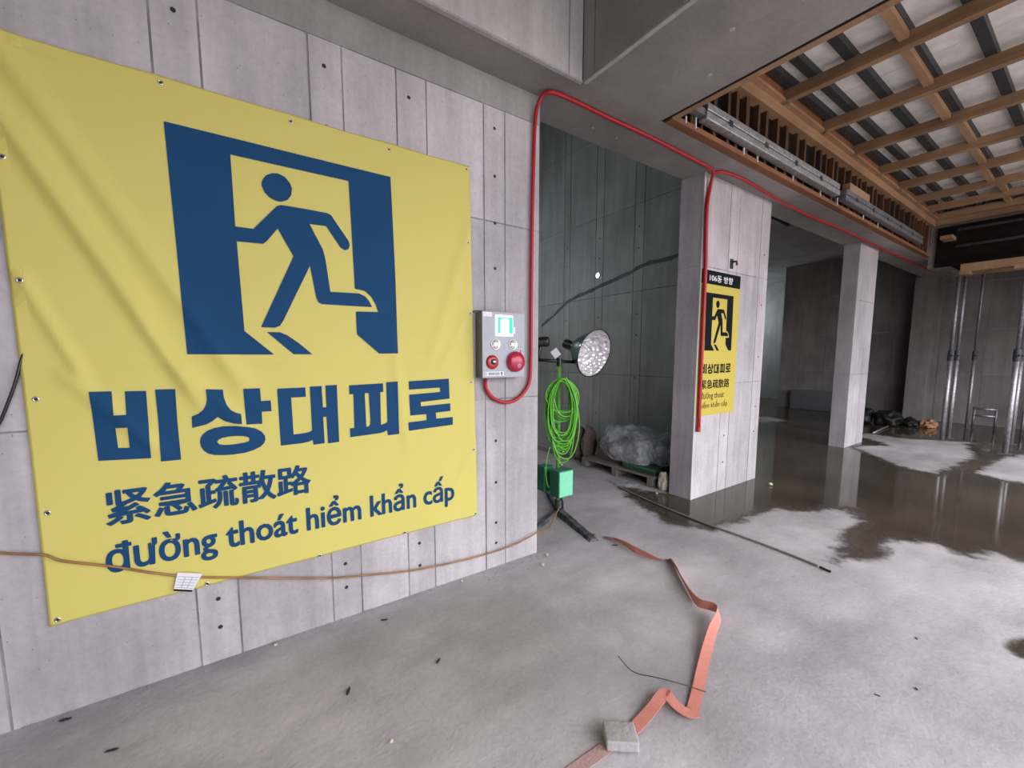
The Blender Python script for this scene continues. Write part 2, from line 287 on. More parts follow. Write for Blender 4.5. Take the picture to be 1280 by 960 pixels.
# ------------------------------------------------------------------ the setting
W0 = 2.385          # face of the banner wall and of the pillars
def struct(name, mb, mat, label):
    o = mb.build(name, mat); o['kind'] = 'structure'; o['label'] = label; return o
struct('floor', MB().box((-9, -3.6, -.2), (17, 9, 0)), M['floor'], 'bare rough grey concrete floor with damp patches')
struct('ground', MB().box((-30, -40, -.5), (40, -3.6, -.25)), M['soil'], 'unseen ground outside the open side, dark soil to cut bounced light')  # out of view, made dark so less light bounces onto wall top and soffits
wall_left = struct('wall_left', MB().box((-4, W0 + .0045, 0), (1.874, 2.62, 3.27)), M['core'], 'cast concrete wall carrying the large yellow banner')
def tie(parent, P, nrm, r=.007):
    """tie hole: a dark cup with a pale rim"""
    key = 'tie'
    if key not in UNIT:
        t = MB().lathe([(r*1.5, 0), (r*1.35, .0012), (r, .0012), (r*.9, .0004), (.0001, .0004)], n=12)
        me = bpy.data.meshes.new('tie_hole'); me.from_pydata(t.v, [], t.f); me.materials.append(M['hole']); UNIT[key] = me
    o = bpy.data.objects.new('tie_hole', UNIT[key]); COL.objects.link(o); o.matrix_world = axis_M(P, nrm); o.parent = parent
def panels_y(parent, xs, zs, y, mat, g=.009, dep=.012, jit=.0015, name='panel'):
    """panels on a wall that faces -y"""
    for a, b in zip(xs[:-1], xs[1:]):
        for c, d in zip(zs[:-1], zs[1:]):
            j = random.uniform(0, jit); wide = (b - a) > .25
            slab('panel' if wide else 'filler_strip', (a + g/2, y + j - (0 if wide else .0006), c + (g/2 if c > .01 else 0)), (b - g/2, y + dep, d - g/2), mat, parent)
def panels_x(parent, x, ys, zs, mat, g=.003, dep=.012, jit=.0015):
    """panels on a wall that faces -x"""
    for a, b in zip(ys[:-1], ys[1:]):
        for c, d in zip(zs[:-1], zs[1:]):
            j = random.uniform(0, jit); wide = (b - a) > .25
            slab('panel' if wide else 'filler_strip', (x + j, a + g/2, c + (g/2 if c > .01 else 0)), (x + dep, b - g/2, d - g/2), mat, parent)
ROWS = [0, 1.207, 2.375, 3.085]
panels_y(wall_left, [-2.6, -1.99, -1.83, -1.39, -.80, -.188, -.022, .414, .572, .858, 1.036, 1.42, 1.582, 1.875], ROWS, W0, M['wall'], g=.009, jit=.002)
slab('mortar_band', (-2.6, W0 + .002, 3.087), (1.875, W0 + .012, 3.27), M['patch'], wall_left)
for x, zz in ((-.105, (.172, .318, 2.667, 2.96)), (.487, (.18, .322, 2.667, 2.957)), (.931, (.178, .325, 2.666, 2.955)), (1.503, (.176, .325, .618, .914, 1.2, 2.08, 2.37, 2.664, 2.957))):
    for z in zz: tie(wall_left, (x, W0 - .0006, z), (0, -1, 0))
# pillars in line with the wall
P1 = struct('concrete_pillar', MB().box((3.908, W0 + .0045, 0), (5.28, 2.64, 3.27)), M['core'], 'wide concrete pillar carrying the small yellow sign')
panels_y(P1, [3.9, 4.40, 4.585, 5.07, 5.28], [0, 1.2, 2.39, 3.27], W0, M['wall'])
slab('chamfer_strip', (3.897, W0 - .004, 0), (3.925, W0 + .01, 3.27), M['paper_strip'], P1)
panels_x(P1, 3.9, [2.385, 2.64], [0, 1.2, 2.39, 3.27], M['wall'])
for z in (.6, .9, 1.49, 2.09, 2.66): tie(P1, (5.17, W0 - .0006, z), (0, -1, 0))
for z in (.32, .62, .91): tie(P1, (4.5, W0 - .0006, z), (0, -1, 0))
P2 = struct('concrete_pillar', MB().box((8.248, W0 + .0045, 0), (9.1, 2.60, 3.27)), M['core'], 'narrow concrete pillar standing in the puddle')
panels_y(P2, [8.24, 8.62, 8.78, 9.1], [0, 1.2, 2.39, 3.27], W0, M['wall'])
panels_x(P2, 8.24, [2.385, 2.60], [0, 1.2, 2.39, 3.27], M['wall'])
P3 = struct('concrete_pillar', MB().box((13.05, W0, 0), (13.5, 2.72, 3.27)), M['far'], 'pilaster against the far wall, coloured dark to look shadowed')
# beams
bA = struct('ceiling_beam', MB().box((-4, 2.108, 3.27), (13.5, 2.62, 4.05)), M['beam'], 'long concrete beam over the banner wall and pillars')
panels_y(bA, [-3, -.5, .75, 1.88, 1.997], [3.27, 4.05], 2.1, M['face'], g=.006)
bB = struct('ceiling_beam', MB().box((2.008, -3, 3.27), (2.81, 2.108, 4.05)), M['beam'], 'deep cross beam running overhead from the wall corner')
for a, b in ((-2.9, -.6), (-.6, .9), (.9, 2.0), (2.0, 2.1)):
    slab('panel', (2.0, a + .003, 3.272), (2.0085, b - .003, 4.05), M['beam'], bB)
slab('edge_lip', (2.008, -2.9, 3.262), (2.035, 2.1, 3.2705), M['wall'], bB)
slab('edge_lip', (-3, 2.1, 3.262), (2.0, 2.125, 3.2705), M['wall'], bA)
for x, y in ((2.37, 1.33), (2.47, 1.02), (2.3, .5), (2.55, .2), (2.62, 1.6)):
    MB().lathe([(.016, 3.2695), (.013, 3.267), (.0001, 3.2665)], Matrix.Translation((x, y, 0)), n=9).build('plaster_dab', M['wall'], bB)
for x in (2.45, 2.72):
    MB().lathe([(.012, 3.2695), (.01, 3.267), (.0001, 3.2665)], Matrix.Translation((x, 2.45, 0)), n=9).build('plaster_dab', M['wall'], bA)
# ceiling slabs
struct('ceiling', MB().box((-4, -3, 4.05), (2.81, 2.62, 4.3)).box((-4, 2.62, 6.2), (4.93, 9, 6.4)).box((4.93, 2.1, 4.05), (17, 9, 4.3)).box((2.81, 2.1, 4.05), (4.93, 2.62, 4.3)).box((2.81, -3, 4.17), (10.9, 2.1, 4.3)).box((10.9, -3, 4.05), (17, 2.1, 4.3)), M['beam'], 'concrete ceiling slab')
# inner and far walls
wi = struct('wall_inner', MB().box((4.708, 2.64, 0), (4.93, 8.8, 6.2)), M['core'], 'dim cast concrete wall seen through the doorway')
panels_x(wi, 4.70, [2.64, 3.0, 3.14, 3.71, 3.87, 4.44, 4.594, 5.166, 5.305, 5.90, 6.05, 6.7, 7.4, 8.8], [0, 1.226, 2.386, 3.547, 4.71, 6.2], M['inner'], g=.010)
for y in (3.79, 4.515, 5.235):
    for z in (.62, 1.2, 1.79, 2.08, 2.96, 3.25): tie(wi, (4.6994, y, z), (-1, 0, 0))
cj = [(5.9, 2.03), (5.61, 2.165), (5.165, 2.40), (4.8, 2.475), (4.44, 2.55), (4.02, 2.63), (3.71, 2.71), (3.35, 2.725), (3.12, 2.735), (2.9, 2.68), (2.82, 2.5)]
cjp = smooth_path([(4.69, y, z) for y, z in cj], 8); t = MB(); vs = []
for i, p in enumerate(cjp):
    h = .035 + .022 * noise.noise((p.y * 6, 0, 0)) + .012 * noise.noise((p.y * 30, 3, 0)); lo = .02 + .018 * noise.noise((p.y * 13, 9, 0))
    vs += [(4.7005, p.y, p.z - lo), (4.6955, p.y, p.z - lo * .4), (4.6955, p.y, p.z + h * .5), (4.7005, p.y, p.z + h)]
t.add(vs, [(4*i+k, 4*i+k+1, 4*i+k+5, 4*i+k+4) for i in range(len(cjp)-1) for k in range(3)])
t.build('cold_joint', M['cold'], wi)
wf = struct('wall_far', MB().box((13.508, -2.9, 0), (13.8, 5.6, 4.05)).box((13.8, 5.3, 0), (16, 5.6, 4.05)), M['core'], 'concrete wall at the far end, coloured dark to look shadowed')
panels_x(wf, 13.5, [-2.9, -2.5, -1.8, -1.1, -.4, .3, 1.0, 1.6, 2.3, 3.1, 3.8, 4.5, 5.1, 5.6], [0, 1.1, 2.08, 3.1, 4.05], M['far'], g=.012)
struct('wall_recess', MB().box((16, 5.3, 0), (16.3, 9, 4.05)), M['inner'], 'pale lit wall in the far recess')
struct('wall_back', MB().box((-4, 8.8, 0), (16, 9, 6.2)), M['inner'], 'rear wall of the dark rooms')
struct('wall_right', MB().box((-4.3, -3, 0), (-4, 9, 6.2)), M['wall'], 'concrete end wall behind the viewer')
struct('wall_upper', MB().box((-4, 2.4, 4.3), (4.93, 2.62, 6.2)), M['wall'], 'upper wall above the long beam')
struct('wall_light_block', MB().box((11.3, -3.3, 0), (17, -3, 4.05)), M['wall'], 'unseen outer wall added to keep daylight off the far end')  # out of view, added to cut daylight on the far wall
struct('wall_light_block', MB().box((-4.3, -3.3, 0), (-1, -3, 4.05)), M['wall'], 'unseen outer wall added to block daylight from the left')  # out of view, added so daylight comes more from the right
# ------------------------------------------------------------------ puddle
def seg_dist(px, py, poly):
    d = np.full(px.shape, 1e9); ins = np.zeros(px.shape, bool); n = len(poly)
    for i in range(n):
        x0, y0 = poly[i]; x1, y1 = poly[(i+1) % n]; dx, dy = x1-x0, y1-y0
        t = np.clip(((px-x0)*dx+(py-y0)*dy)/(dx*dx+dy*dy+1e-12), 0, 1)
        d = np.minimum(d, np.hypot(px-x0-t*dx, py-y0-t*dy))
        c = ((y0 > py) != (y1 > py)); xi = x0 + (py-y0)*dx/(dy if abs(dy) > 1e-12 else 1e-12); ins ^= c & (px < xi)
    return np.where(ins, d, -d)
def puddle(polys, drys, box, step, soft, label):
    x0, x1, y0, y1 = box; nx = int((x1-x0)/step)+1; ny = int((y1-y0)/step)+1
    X, Y = np.meshgrid(x0+np.arange(nx)*step, y0+np.arange(ny)*step)
    s = np.maximum.reduce([seg_dist(X, Y, p) for p in polys])
    for d in drys: s = np.minimum(s, -seg_dist(X, Y, d))
    wet = .5 + s / soft * .5
    keep = wet > -.1; idx = -np.ones(X.shape, int)
    q = keep[:-1, :-1] | keep[1:, :-1] | keep[:-1, 1:] | keep[1:, 1:]
    use = np.zeros(X.shape, bool); use[:-1, :-1] |= q; use[1:, :-1] |= q; use[:-1, 1:] |= q; use[1:, 1:] |= q
    idx[use] = np.arange(use.sum()); V = np.stack([X[use], Y[use], np.full(use.sum(), .0015)], 1)
    j, i = np.nonzero(q); F = np.stack([idx[j, i], idx[j, i+1], idx[j+1, i+1], idx[j+1, i]], 1)
    me = bpy.data.meshes.new('puddle'); me.from_pydata(V.tolist(), [], F.tolist()); me.materials.append(M['wet'])
    a = me.attributes.new('wet', 'FLOAT', 'POINT'); a.data.foreach_set('value', np.clip(wet[use], -.6, 1.2).astype(np.float32))
    o = bpy.data.objects.new('puddle', me); COL.objects.link(o); return tag(o, label, 'puddle')
BIG = [tuple(p) for p in WET] + [(6, -1.2), (8, -2.2), (11, -2.6), (13.3, -2.4), (13.48, 5.5), (15.9, 5.7), (15.9, 8.6), (5.1, 8.6), (5.0, 2.66), (3.86, 2.66)]
puddle([BIG], [DRY1, DRY2, DRY3], (3.0, 16, -3.2, 8.7), .06, .22, 'wide brown puddle spreading around the two pillars')
puddle([WET2], [], (2.9, 3.8, -.2, .4), .02, .1, 'small damp spot by the right edge of the floor')
# ------------------------------------------------------------------ banner
def bell(d, w): return math.exp(-(d / w) ** 2)
FOLDS = [((-.70, 2.52), (-.18, 1.42), .013, .030), ((-.62, 2.62), (-.02, 1.50), .010, .040), ((-.55, 2.3), (-.30, 1.75), .007, .025),
         ((-.62, 1.78), (-.50, 1.45), .008, .022), ((-.52, 1.40), (-.30, 1.12), .006, .03), ((-.15, 1.42), (.05, 1.15), .006, .03),
         ((1.27, 2.2), (1.05, 1.55), .005, .04), ((1.29, 1.77), (1.1, 1.45), .004, .03), ((1.31, .88), (1.15, .6), .004, .03), ((.8, 1.5), (.86, 1.0), .004, .03)]
def drape(x, z):
    w = .004 + .006 * (noise.noise((x * 1.3, z * 1.1, 2.7)) + 1)
    for (a, b), (c, d), amp, wd in FOLDS:
        dx, dz = c - a, d - b; L2 = dx*dx + dz*dz; t = ((x-a)*dx + (z-b)*dz) / L2
        e = 1 if 0 <= t <= 1 else math.exp(-((t if t < 0 else t-1) / .15) ** 2)
        s = ((x-a)*dz - (z-b)*dx) / math.sqrt(L2)
        w += 1.9 * amp * bell(s, wd) * e
    w += .0025 * bell(z - (1.47 + .01*x), .012) * (1 if x < .9 else .4)
    return W0 - .005 - w
BX0, BX1, BZ0, BZ1 = -.662, 1.342, .40, 2.672
def bpos(u, v):
    x = BX0 + (BX1 - BX0) * u; z = BZ0 + (BZ1 - BZ0) * v
    x += (-.012 * math.sin(v * math.pi) * (1 - u) * -1) * .5
    x -= .016 * (1 - u) * 0 ; x -= .035 * u * v
    z += .02 * (1 - v) * u
    return x, z
banner = thing('banner', (.34, W0 - .01, .4), 'large yellow cloth banner with a dark blue running figure on the concrete wall', 'banner')
t = MB(); nu, nv = 150, 170; vs = []
for j in range(nv + 1):
    for i in range(nu + 1):
        x, z = bpos(i / nu, j / nv)
        if j == nv: z -= .006 * abs(math.sin(i / nu * math.pi * 4)); 
        if j == 0: z += .003 * abs(math.sin(i / nu * math.pi * 4))
        vs.append((x, drape(x, z), z))
t.add(vs, [(j*(nu+1)+i, j*(nu+1)+i+1, (j+1)*(nu+1)+i+1, (j+1)*(nu+1)+i) for j in range(nv) for i in range(nu)])
cloth = t.build('cloth', M['yellow'], banner, True)
md = cloth.modifiers.new('thickness', 'SOLIDIFY'); md.thickness = .0008; md.offset = 1
# hem: a slightly raised border band
def strip_on_banner(name, uv, mat, off, parent):
    t = MB(); vs = []; 
    for (u0, v0, u1, v1) in uv:
        n = 60; h = (u1 - u0) > (v1 - v0); vs = []
        for k in range(n + 1):
            for s in (0, 1):
                u = u0 + (u1-u0)*k/n if h else (u0, u1)[s]; v = (v0, v1)[s] if h else v0 + (v1-v0)*k/n
                x, z = bpos(u, v); vs.append((x, drape(x, z) - off, z))
        t.add(vs, [(2*k, 2*k+1, 2*k+3, 2*k+2) for k in range(n)])
    o = t.build(name, mat, parent); return fixnormals(o)
strip_on_banner('hem', [(.004, .978, .996, .995), (.004, .006, .996, .02), (.004, .02, .02, .978), (.975, .02, .996, .978)], M['yellow'], .0016, cloth)
def cut_and_drape(o, off, step=.02):
    bm = bmesh.new(); bm.from_mesh(o.data)
    xs = [v.co.x for v in bm.verts]; zs = [v.co.z for v in bm.verts]
    for ax, lo, hi in ((0, min(xs), max(xs)), (2, min(zs), max(zs))):
        c = lo + step
        while c < hi:
            co = [0, 0, 0]; no = [0, 0, 0]; co[ax] = c; no[ax] = 1
            bmesh.ops.bisect_plane(bm, geom=bm.verts[:] + bm.edges[:] + bm.faces[:], plane_co=co, plane_no=no, dist=1e-5); c += step
    for v in bm.verts: v.co.y += drape(v.co.x, v.co.z) - off
    bm.to_mesh(o.data); bm.free()
    for p in o.data.polygons: p.use_smooth = True
    return o
def flat_polys(name, polys, mat, parent, y=0.):
    t = MB()
    for outer, holes in polys: t.poly(outer, holes, lambda x, z: (x, y, z))
    return t.build(name, mat, parent)
cut_and_drape(flat_polys('running_figure_print', PICTO, M['navy'], banner), .0042)
for i, idx in enumerate(((0, 1), (2, 3, 4), (5,), (6,), (7,))):
    cut_and_drape(flat_polys('lettering', [TITLE[k] for k in idx], M['navy'], banner), .0042)
b0 = [(x, z) for x, z in ((.20, 0), (0, 0))]
def text_mesh(name, s, box, mat, parent, y, bold=0., spacing=1.0, tr=None):
    """lettering fitted into the box (x0, x1, z0, z1) on a wall facing -y"""
    c = bpy.data.curves.new(name, 'FONT'); c.body = s; c.size = 1; c.offset = .004; c.resolution_u = 3; c.space_character = spacing
    o = bpy.data.objects.new(name, c); COL.objects.link(o); bpy.context.view_layer.update()
    me = bpy.data.meshes.new_from_object(o.evaluated_get(bpy.context.evaluated_depsgraph_get()))
    bpy.data.objects.remove(o); bpy.data.curves.remove(c)
    n = len(me.vertices)
    co = np.zeros(n*3); me.vertices.foreach_get('co', co); co = co.reshape(-1, 3); mn = co.min(0); mx = co.max(0)
    out = np.zeros_like(co); out[:, 0] = box[0] + (co[:, 0]-mn[0])/(mx[0]-mn[0])*(box[1]-box[0]); out[:, 2] = box[2] + (co[:, 1]-mn[1])/(mx[1]-mn[1])*(box[3]-box[2]); out[:, 1] = y
    me.vertices.foreach_set('co', out.ravel()); me.update(); me.materials.clear()
    if bold:      # heavier strokes: the same outline laid down again a little aside
        h = (box[3]-box[2]); bm = bmesh.new()
        for k in range(8):
            b2 = bmesh.new(); b2.from_mesh(me); d = bold * h; aa = k * math.tau / 8
            for v in b2.verts: v.co += Vector((d*math.cos(aa)*1.1, 0, d*math.sin(aa)*.8)) + Vector((0, -.00012 * k, 0))
            tm = bpy.data.meshes.new('tmp'); b2.to_mesh(tm); b2.free(); bm.from_mesh(tm); bpy.data.meshes.remove(tm)
        bm.to_mesh(me); bm.free()
    # one part per word
    bm = bmesh.new(); bm.from_mesh(me); iv = sorted((min(v.co.x for v in f.verts), max(v.co.x for v in f.verts)) for f in bm.faces)
    cuts = []; hi = iv[0][1]
    for lo, h2 in iv:
        if lo - hi > .16 * (box[3]-box[2]): cuts.append((lo + hi) / 2)
        hi = max(hi, h2)
    bm.free(); out = []; ed = [-1e9] + (cuts if ' ' in s else []) + [1e9]
    for lo, h2 in zip(ed[:-1], ed[1:]):
        m2 = me.copy(); bm = bmesh.new(); bm.from_mesh(m2)
        bmesh.ops.delete(bm, geom=[f for f in bm.faces if not lo < f.calc_center_median().x < h2], context='FACES')
        bm.to_mesh(m2); bm.free(); out.append(link(name, m2, mat, parent))
    return out
for w_ in text_mesh('lettering', '紧急疏散路', (-.462, .325, .778, .932), M['navy'], banner, 0, .022): cut_and_drape(w_, .0042)
for w_ in text_mesh('lettering', 'đường thoát hiểm khẩn cấp', (-.476, 1.163, .532, .735), M['navy'], banner, 0, .014): cut_and_drape(w_, .0042)
GR = [(-.164, 2.642), (.32, 2.636), (.803, 2.636), (1.284, 2.648), (1.287, 2.207), (1.299, 1.773), (1.305, 1.328), (1.313, .883), (1.325, .437), (.833, .425), (.354, .415), (-.142, .416), (-.637, .422), (-.63, .874), (-.625, 1.332), (-.626, 1.783), (-.637, 2.226), (-.64, 2.64)]
for k, (x, z) in enumerate(GR):
    y = drape(x, z) - .003
    g = MB().lathe([(.005, .0), (.0065, .002), (.009, .0016), (.0105, 0)], axis_M((x, y, z), (0, -1, 0)), n=14).build('grommet', M['steel'], banner, True)
    MB().lathe([(.0052, .0006), (.0001, .0006)], axis_M((x, y, z), (0, -1, 0)), n=10).build('eyelet_hole', M['hole'], g)
# ------------------------------------------------------------------ small sign on the pillar
sx0, sx1, sz0, sz1 = 3.915, 4.66, .88, 2.36
sign = thing('wall_sign', (4.29, W0, sz0), 'small yellow escape route sign with black header on the wide pillar', 'sign')
yb = W0 - .006
MB().box((sx0, yb, sz0), (sx1, W0 - .0008, 2.225)).build('board', M['sign_yellow'], sign)
MB().box((sx0, yb - .0004, 2.225), (sx1, W0 - .0008, sz1)).build('header', M['black_print'], sign)
text_mesh('header_lettering', '106동 방향', (4.055, 4.50, 2.255, 2.325), M['white_print'], sign, yb - .0012, .010)
pu0, pu1, pz0, pz1 = min(p[0] for p in PICTO[0][0]), max(p[0] for p in PICTO[0][0]), min(p[1] for p in PICTO[0][0]), max(p[1] for p in PICTO[0][0])
rs = lambda ps: [(4.01 + (x-pu0)/(pu1-pu0)*.53, 1.555 + (z-pz0)/(pz1-pz0)*.585) for x, z in ps]
flat_polys('running_figure_print', [(rs(o), [rs(h) for h in hs]) for o, hs in PICTO], M['black_print'], sign, yb - .001)
tu0, tu1, tz0, tz1 = -.474, 1.167, 1.028, 1.358
ts = lambda ps: [(3.985 + (x-tu0)/(tu1-tu0)*.565, 1.315 + (z-tz0)/(tz1-tz0)*.105) for x, z in ps]
flat_polys('lettering', [(ts(o), [ts(h) for h in hs]) for o, hs in TITLE], M['black_print'], sign, yb - .001)
text_mesh('lettering', '緊急疏散路', (3.985, 4.535, 1.16, 1.255), M['black_print'], sign, yb - .001, .016)
text_mesh('lettering', 'đường thoát', (3.985, 4.44, 1.035, 1.125), M['black_print'], sign, yb - .001, 0)
text_mesh('lettering', 'hiểm khẩn cấp', (3.985, 4.52, .94, 1.03), M['black_print'], sign, yb - .001, 0)
# small black bracket above the sign
an = thing('anchor_bracket', (4.46, W0, 2.47), 'small black anchor bracket just above the pillar sign', 'bracket')
MB().cbox((4.435, W0-.012, 2.42), (4.485, W0-.0005, 2.52), .003).build('plate', M['black'], an)
MB().tube([(4.46, W0-.01, 2.49), (4.47, W0-.05, 2.49), (4.475, W0-.055, 2.45)], .012, 8).build('hook', M['black'], an)
# ------------------------------------------------------------------ alarm box
ab = thing('alarm_box', (1.52, W0, 1.355), 'grey emergency alarm box with red siren and lit green panel by the banner', 'alarm box')
x0, x1, z0, z1, yf = 1.348, 1.680, 1.358, 1.785, 2.30
MB().cbox((x0, yf, z0), (x1, W0 - .0005, z1), .004).build('body', M['box_side'], ab)
MB().cbox((x0, yf - .006, z0), (x1, yf + .002, z1), .002).build('front_plate', M['white_box'], ab)
yp = yf - .006
def disc(name, x, z, prof, mat, parent=ab, n=28, y=yp): return MB().lathe(prof, axis_M((x, y, z), (0, -1, 0)), n=n).build(name, mat, parent, True)
fr = MB().cbox((1.443, yp - .006, 1.630), (1.582, yp, 1.766), .002).build('light_panel', M['lit_white'], ab)
MB().box((1.462, yp - .0072, 1.648), (1.578, yp - .006, 1.752)).build('green_pane', M['lit_green'], fr)
t = MB()   # white doorway with running figure shape left out of the green pane
t.poly([(1.481, 1.650), (1.550, 1.650), (1.550, 1.735), (1.540, 1.745), (1.490, 1.745), (1.481, 1.735)], (), lambda x, z: (x, yp - .0078, z)); t.build('white_pane', M['lit_white'], fr)
MB().cbox((1.585, yp - .004, 1.65), (1.602, yp, 1.692), .001).build('nameplate', M['paper'], ab)
for x in (1.447, 1.583):
    s = disc('speaker', x, 1.577, [(.036, 0), (.036, .004), (.033, .006), (.030, .003), (.0001, .0035)], M['steel'])
    t = MB()
    for k in range(6):
        a = k * math.pi / 3; t.lathe([(.0055, .0037), (.0001, .0042)], axis_M((x + .016*math.cos(a), yp, 1.577 + .016*math.sin(a)), (0, -1, 0)), n=8)
    t.build('grille_hole', M['box_side'], s)
rb = disc('push_button', 1.42, 1.46, [(.046, 0), (.046, .006), (.040, .013), (.026, .016), (.0001, .016)], M['red_dark'])
disc('button_cap', 1.422, 1.463, [(.019, .015), (.019, .022), (.014, .025), (.0001, .025)], M['black'], rb, 18)
MB().box((1.414, yp - .0265, 1.458), (1.434, yp - .025, 1.468)).build('cap_mark', M['white_print'], rb)
sr = disc('siren', 1.60, 1.462, [(.067, 0), (.070, .012), (.066, .026), (.052, .038), (.03, .045), (.0001, .047)], M['red'], n=36)
disc('siren_hub', 1.606, 1.435, [(.016, .040), (.014, .047), (.0001, .048)], M['white_box'], sr, 16)
disc('siren_screw', 1.606, 1.434, [(.007, .048), (.0001, .049)], M['red'], sr, 10)
for k, (z, mname) in enumerate(((1.562, 'steel'), (1.55, 'white_print'), (1.534, 'red'), (1.522, 'red'))):
    disc('indicator', 1.648, z, [(.005, 0), (.004, .004), (.0001, .005)], M[mname], ab, 8)
MB().box((1.352, yp - .0008, 1.752), (1.42, yp, 1.780)).build('sticker', M['paper'], ab)
lb = MB().box((1.356, yp - .0008, 1.370), (1.51, yp, 1.398)).build('label_strip', M['paper'], ab)
t = MB()
for k in range(6):
    cx = 1.394 + k * .0145
    t.box((cx, yp - .0012, 1.376), (cx + .0035, yp - .0008, 1.393)); t.box((cx + .005, yp - .0012, 1.374), (cx + .0075, yp - .0008, 1.393)); t.box((cx, yp - .0012, 1.383), (cx + .0075, yp - .0008, 1.3855))
t.box((1.36, yp-.0012, 1.374), (1.378, yp-.0008, 1.376)).box((1.36, yp-.0012, 1.392), (1.378, yp-.0008, 1.394)).box((1.36, yp-.0012, 1.374), (1.362, yp-.0008, 1.394)).box((1.376, yp-.0012, 1.374), (1.378, yp-.0008, 1.394)).box((1.367, yp-.0012, 1.381), (1.371, yp-.0008, 1.388)).box((1.488, yp-.0012, 1.374), (1.500, yp-.0008, 1.379)).box((1.488, yp-.0012, 1.382), (1.500, yp-.0008, 1.393))
t.build('label_print', M['black_print'], lb)
for z in (1.44, 1.57, 1.72): MB().cbox((x0 - .004, 2.325, z - .014), (x0 + .001, 2.345, z + .014), .001).build('hinge', M['box_side'], ab)
# lead from the banner side into the box
tag(MB().tube(smooth_path([(1.30, W0-.012, 1.768), (1.32, W0-.02, 1.784), (1.345, W0-.03, 1.79), (1.40, W0-.03, 1.790), (1.42, W0-.01, 1.79)]), .004, 8).build('black_lead', M['black'], None, True), 'short black lead running over the alarm box top to the banner edge', 'cable')
# ------------------------------------------------------------------ red light tubes
yr = W0 - .022
rp = [(1.405, yr - .02, 1.36), (1.408, yr, 1.32), (1.425, yr, 1.265), (1.48, yr, 1.21), (1.57, yr, 1.18), (1.66, yr, 1.195), (1.735, yr, 1.25), (1.775, yr, 1.32), (1.787, yr, 1.45), (1.79, yr, 1.92), (1.795, yr, 2.45), (1.805, yr, 2.85), (1.815, yr, 3.08), (1.83, yr - .01, 3.19), (1.85, yr - .05, 3.243), (1.90, 2.27, 3.25), (2.1, 2.26, 3.25), (2.42, 2.265, 3.25), (2.83, 2.262, 3.25), (3.33, 2.275, 3.25), (3.75, 2.29, 3.25), (3.90, 2.31, 3.247), (3.955, 2.345, 3.20), (3.945, 2.36, 3.1), (3.915, 2.36, 2.93), (3.925, 2.36, 2.6), (3.93, 2.355, 2.36), (3.935, 2.355, 1.62), (3.945, 2.358, .74)]
rl = thing('rope_light', (1.405, W0, 1.18), 'red light tube looping from the alarm box over the doorway to the pillar', 'light tube')
rr_ = [.0125]*14 + [.014]*8 + [.016, .018] + [.0195]*5; rq = [rr_[min(i // 6, len(rr_)-1)] * (1 - i % 6 / 6) + rr_[min(i // 6 + 1, len(rr_)-1)] * (i % 6 / 6) for i in range(6 * (len(rp)-1) + 1)]
MB().tube(smooth_path(rp, 6), .0155, 10, rads=rq).build('tube', M['rope'], rl, True)
MB().tube([(3.945, 2.358, .775), (3.9455, 2.358, .725)], .0215, 12).build('end_cap', M['red_dark'], rl)
rp2 = [(3.93, 2.33, 3.235), (3.98, 2.285, 3.252), (4.1, 2.262, 3.253), (4.37, 2.25, 3.253), (4.97, 2.285, 3.253), (5.88, 2.325, 3.253), (7.38, 2.30, 3.253), (8.89, 2.32, 3.253), (10.8, 2.31, 3.253), (12.5, 2.3, 3.253)]
tag(MB().tube(smooth_path(rp2, 6), .0135, 8).build('rope_light', M['rope'], None, True), 'red light tube continuing along the beam past the far pillar', 'light tube')
# ------------------------------------------------------------------ work light stand
LX, LY = 2.54, 2.92
ls = thing('work_light', (LX, LY, 0), 'green work light stand with two lamp heads just past the wall end', 'work light')
MB().tube([(LX, LY, .03), (LX, LY, 1.47)], .019, 12).build('pole', M['green_pole'], ls, True)
MB().tube([(LX, LY, .02), (LX, LY, .13)], .027, 12).tube([(LX, LY, .0), (LX, LY, .03)], .04, 12).build('pole_foot', M['rubber'], ls)
MB().tube([(LX + .045, LY - .02, .02), (LX + .045, LY - .02, .10), (LX + .03, LY - .01, .15)], .012, 8).build('foot_lever', M['rubber'], ls, True)
bl = Vector((LX, LY, 1.452)); bdir = Vector((RT.x, RT.y, -.06)).normalized()
MB().tube([bl - bdir * .32, bl + bdir * .16], .0155, 10).build('crossbar', M['black'], ls, True)
MB().tube([bl - Vector((0, 0, .045)), bl + Vector((0, 0, .03))], .026, 12).build('clamp', M['black'], ls)
def leg(a, b, w=.045, h=.05):
    a, b = Vector(a), Vector(b); d = (b - a).normalized(); s = d.cross(ZU).normalized(); t = MB(); vs = []; n = 14
    for i in range(n + 1):
        p = a.lerp(b, i / n); hh = h * (1 - .55 * i / n); ww = w * (1 + .12 * noise.noise((i * 1.3, a.x * 9, 0)))
        up = Vector((0, 0, hh * (1 + .15 * noise.noise((i * .9, 4, a.y)))))
        vs += [p - s * ww, p - s * ww * .6 + up, p + s * ww * .6 + up, p + s * ww]
    t.add(vs, [(4*i+k, 4*i+(k+1) % 4, 4*i+4+(k+1) % 4, 4*i+4+k) for i in range(n) for k in range(4)] + [(3, 2, 1, 0), (4*n, 4*n+1, 4*n+2, 4*n+3)])
    return fixnormals(t.build('leg', M['leg'], ls))
leg((LX - .01, LY - .04, .0), (2.37, 2.27, 0)); leg((LX - .04, LY - .02, 0), (2.05, 2.70, 0), .03, .035); leg((LX + .03, LY + .03, 0), (2.85, 3.45, 0), .03, .035)
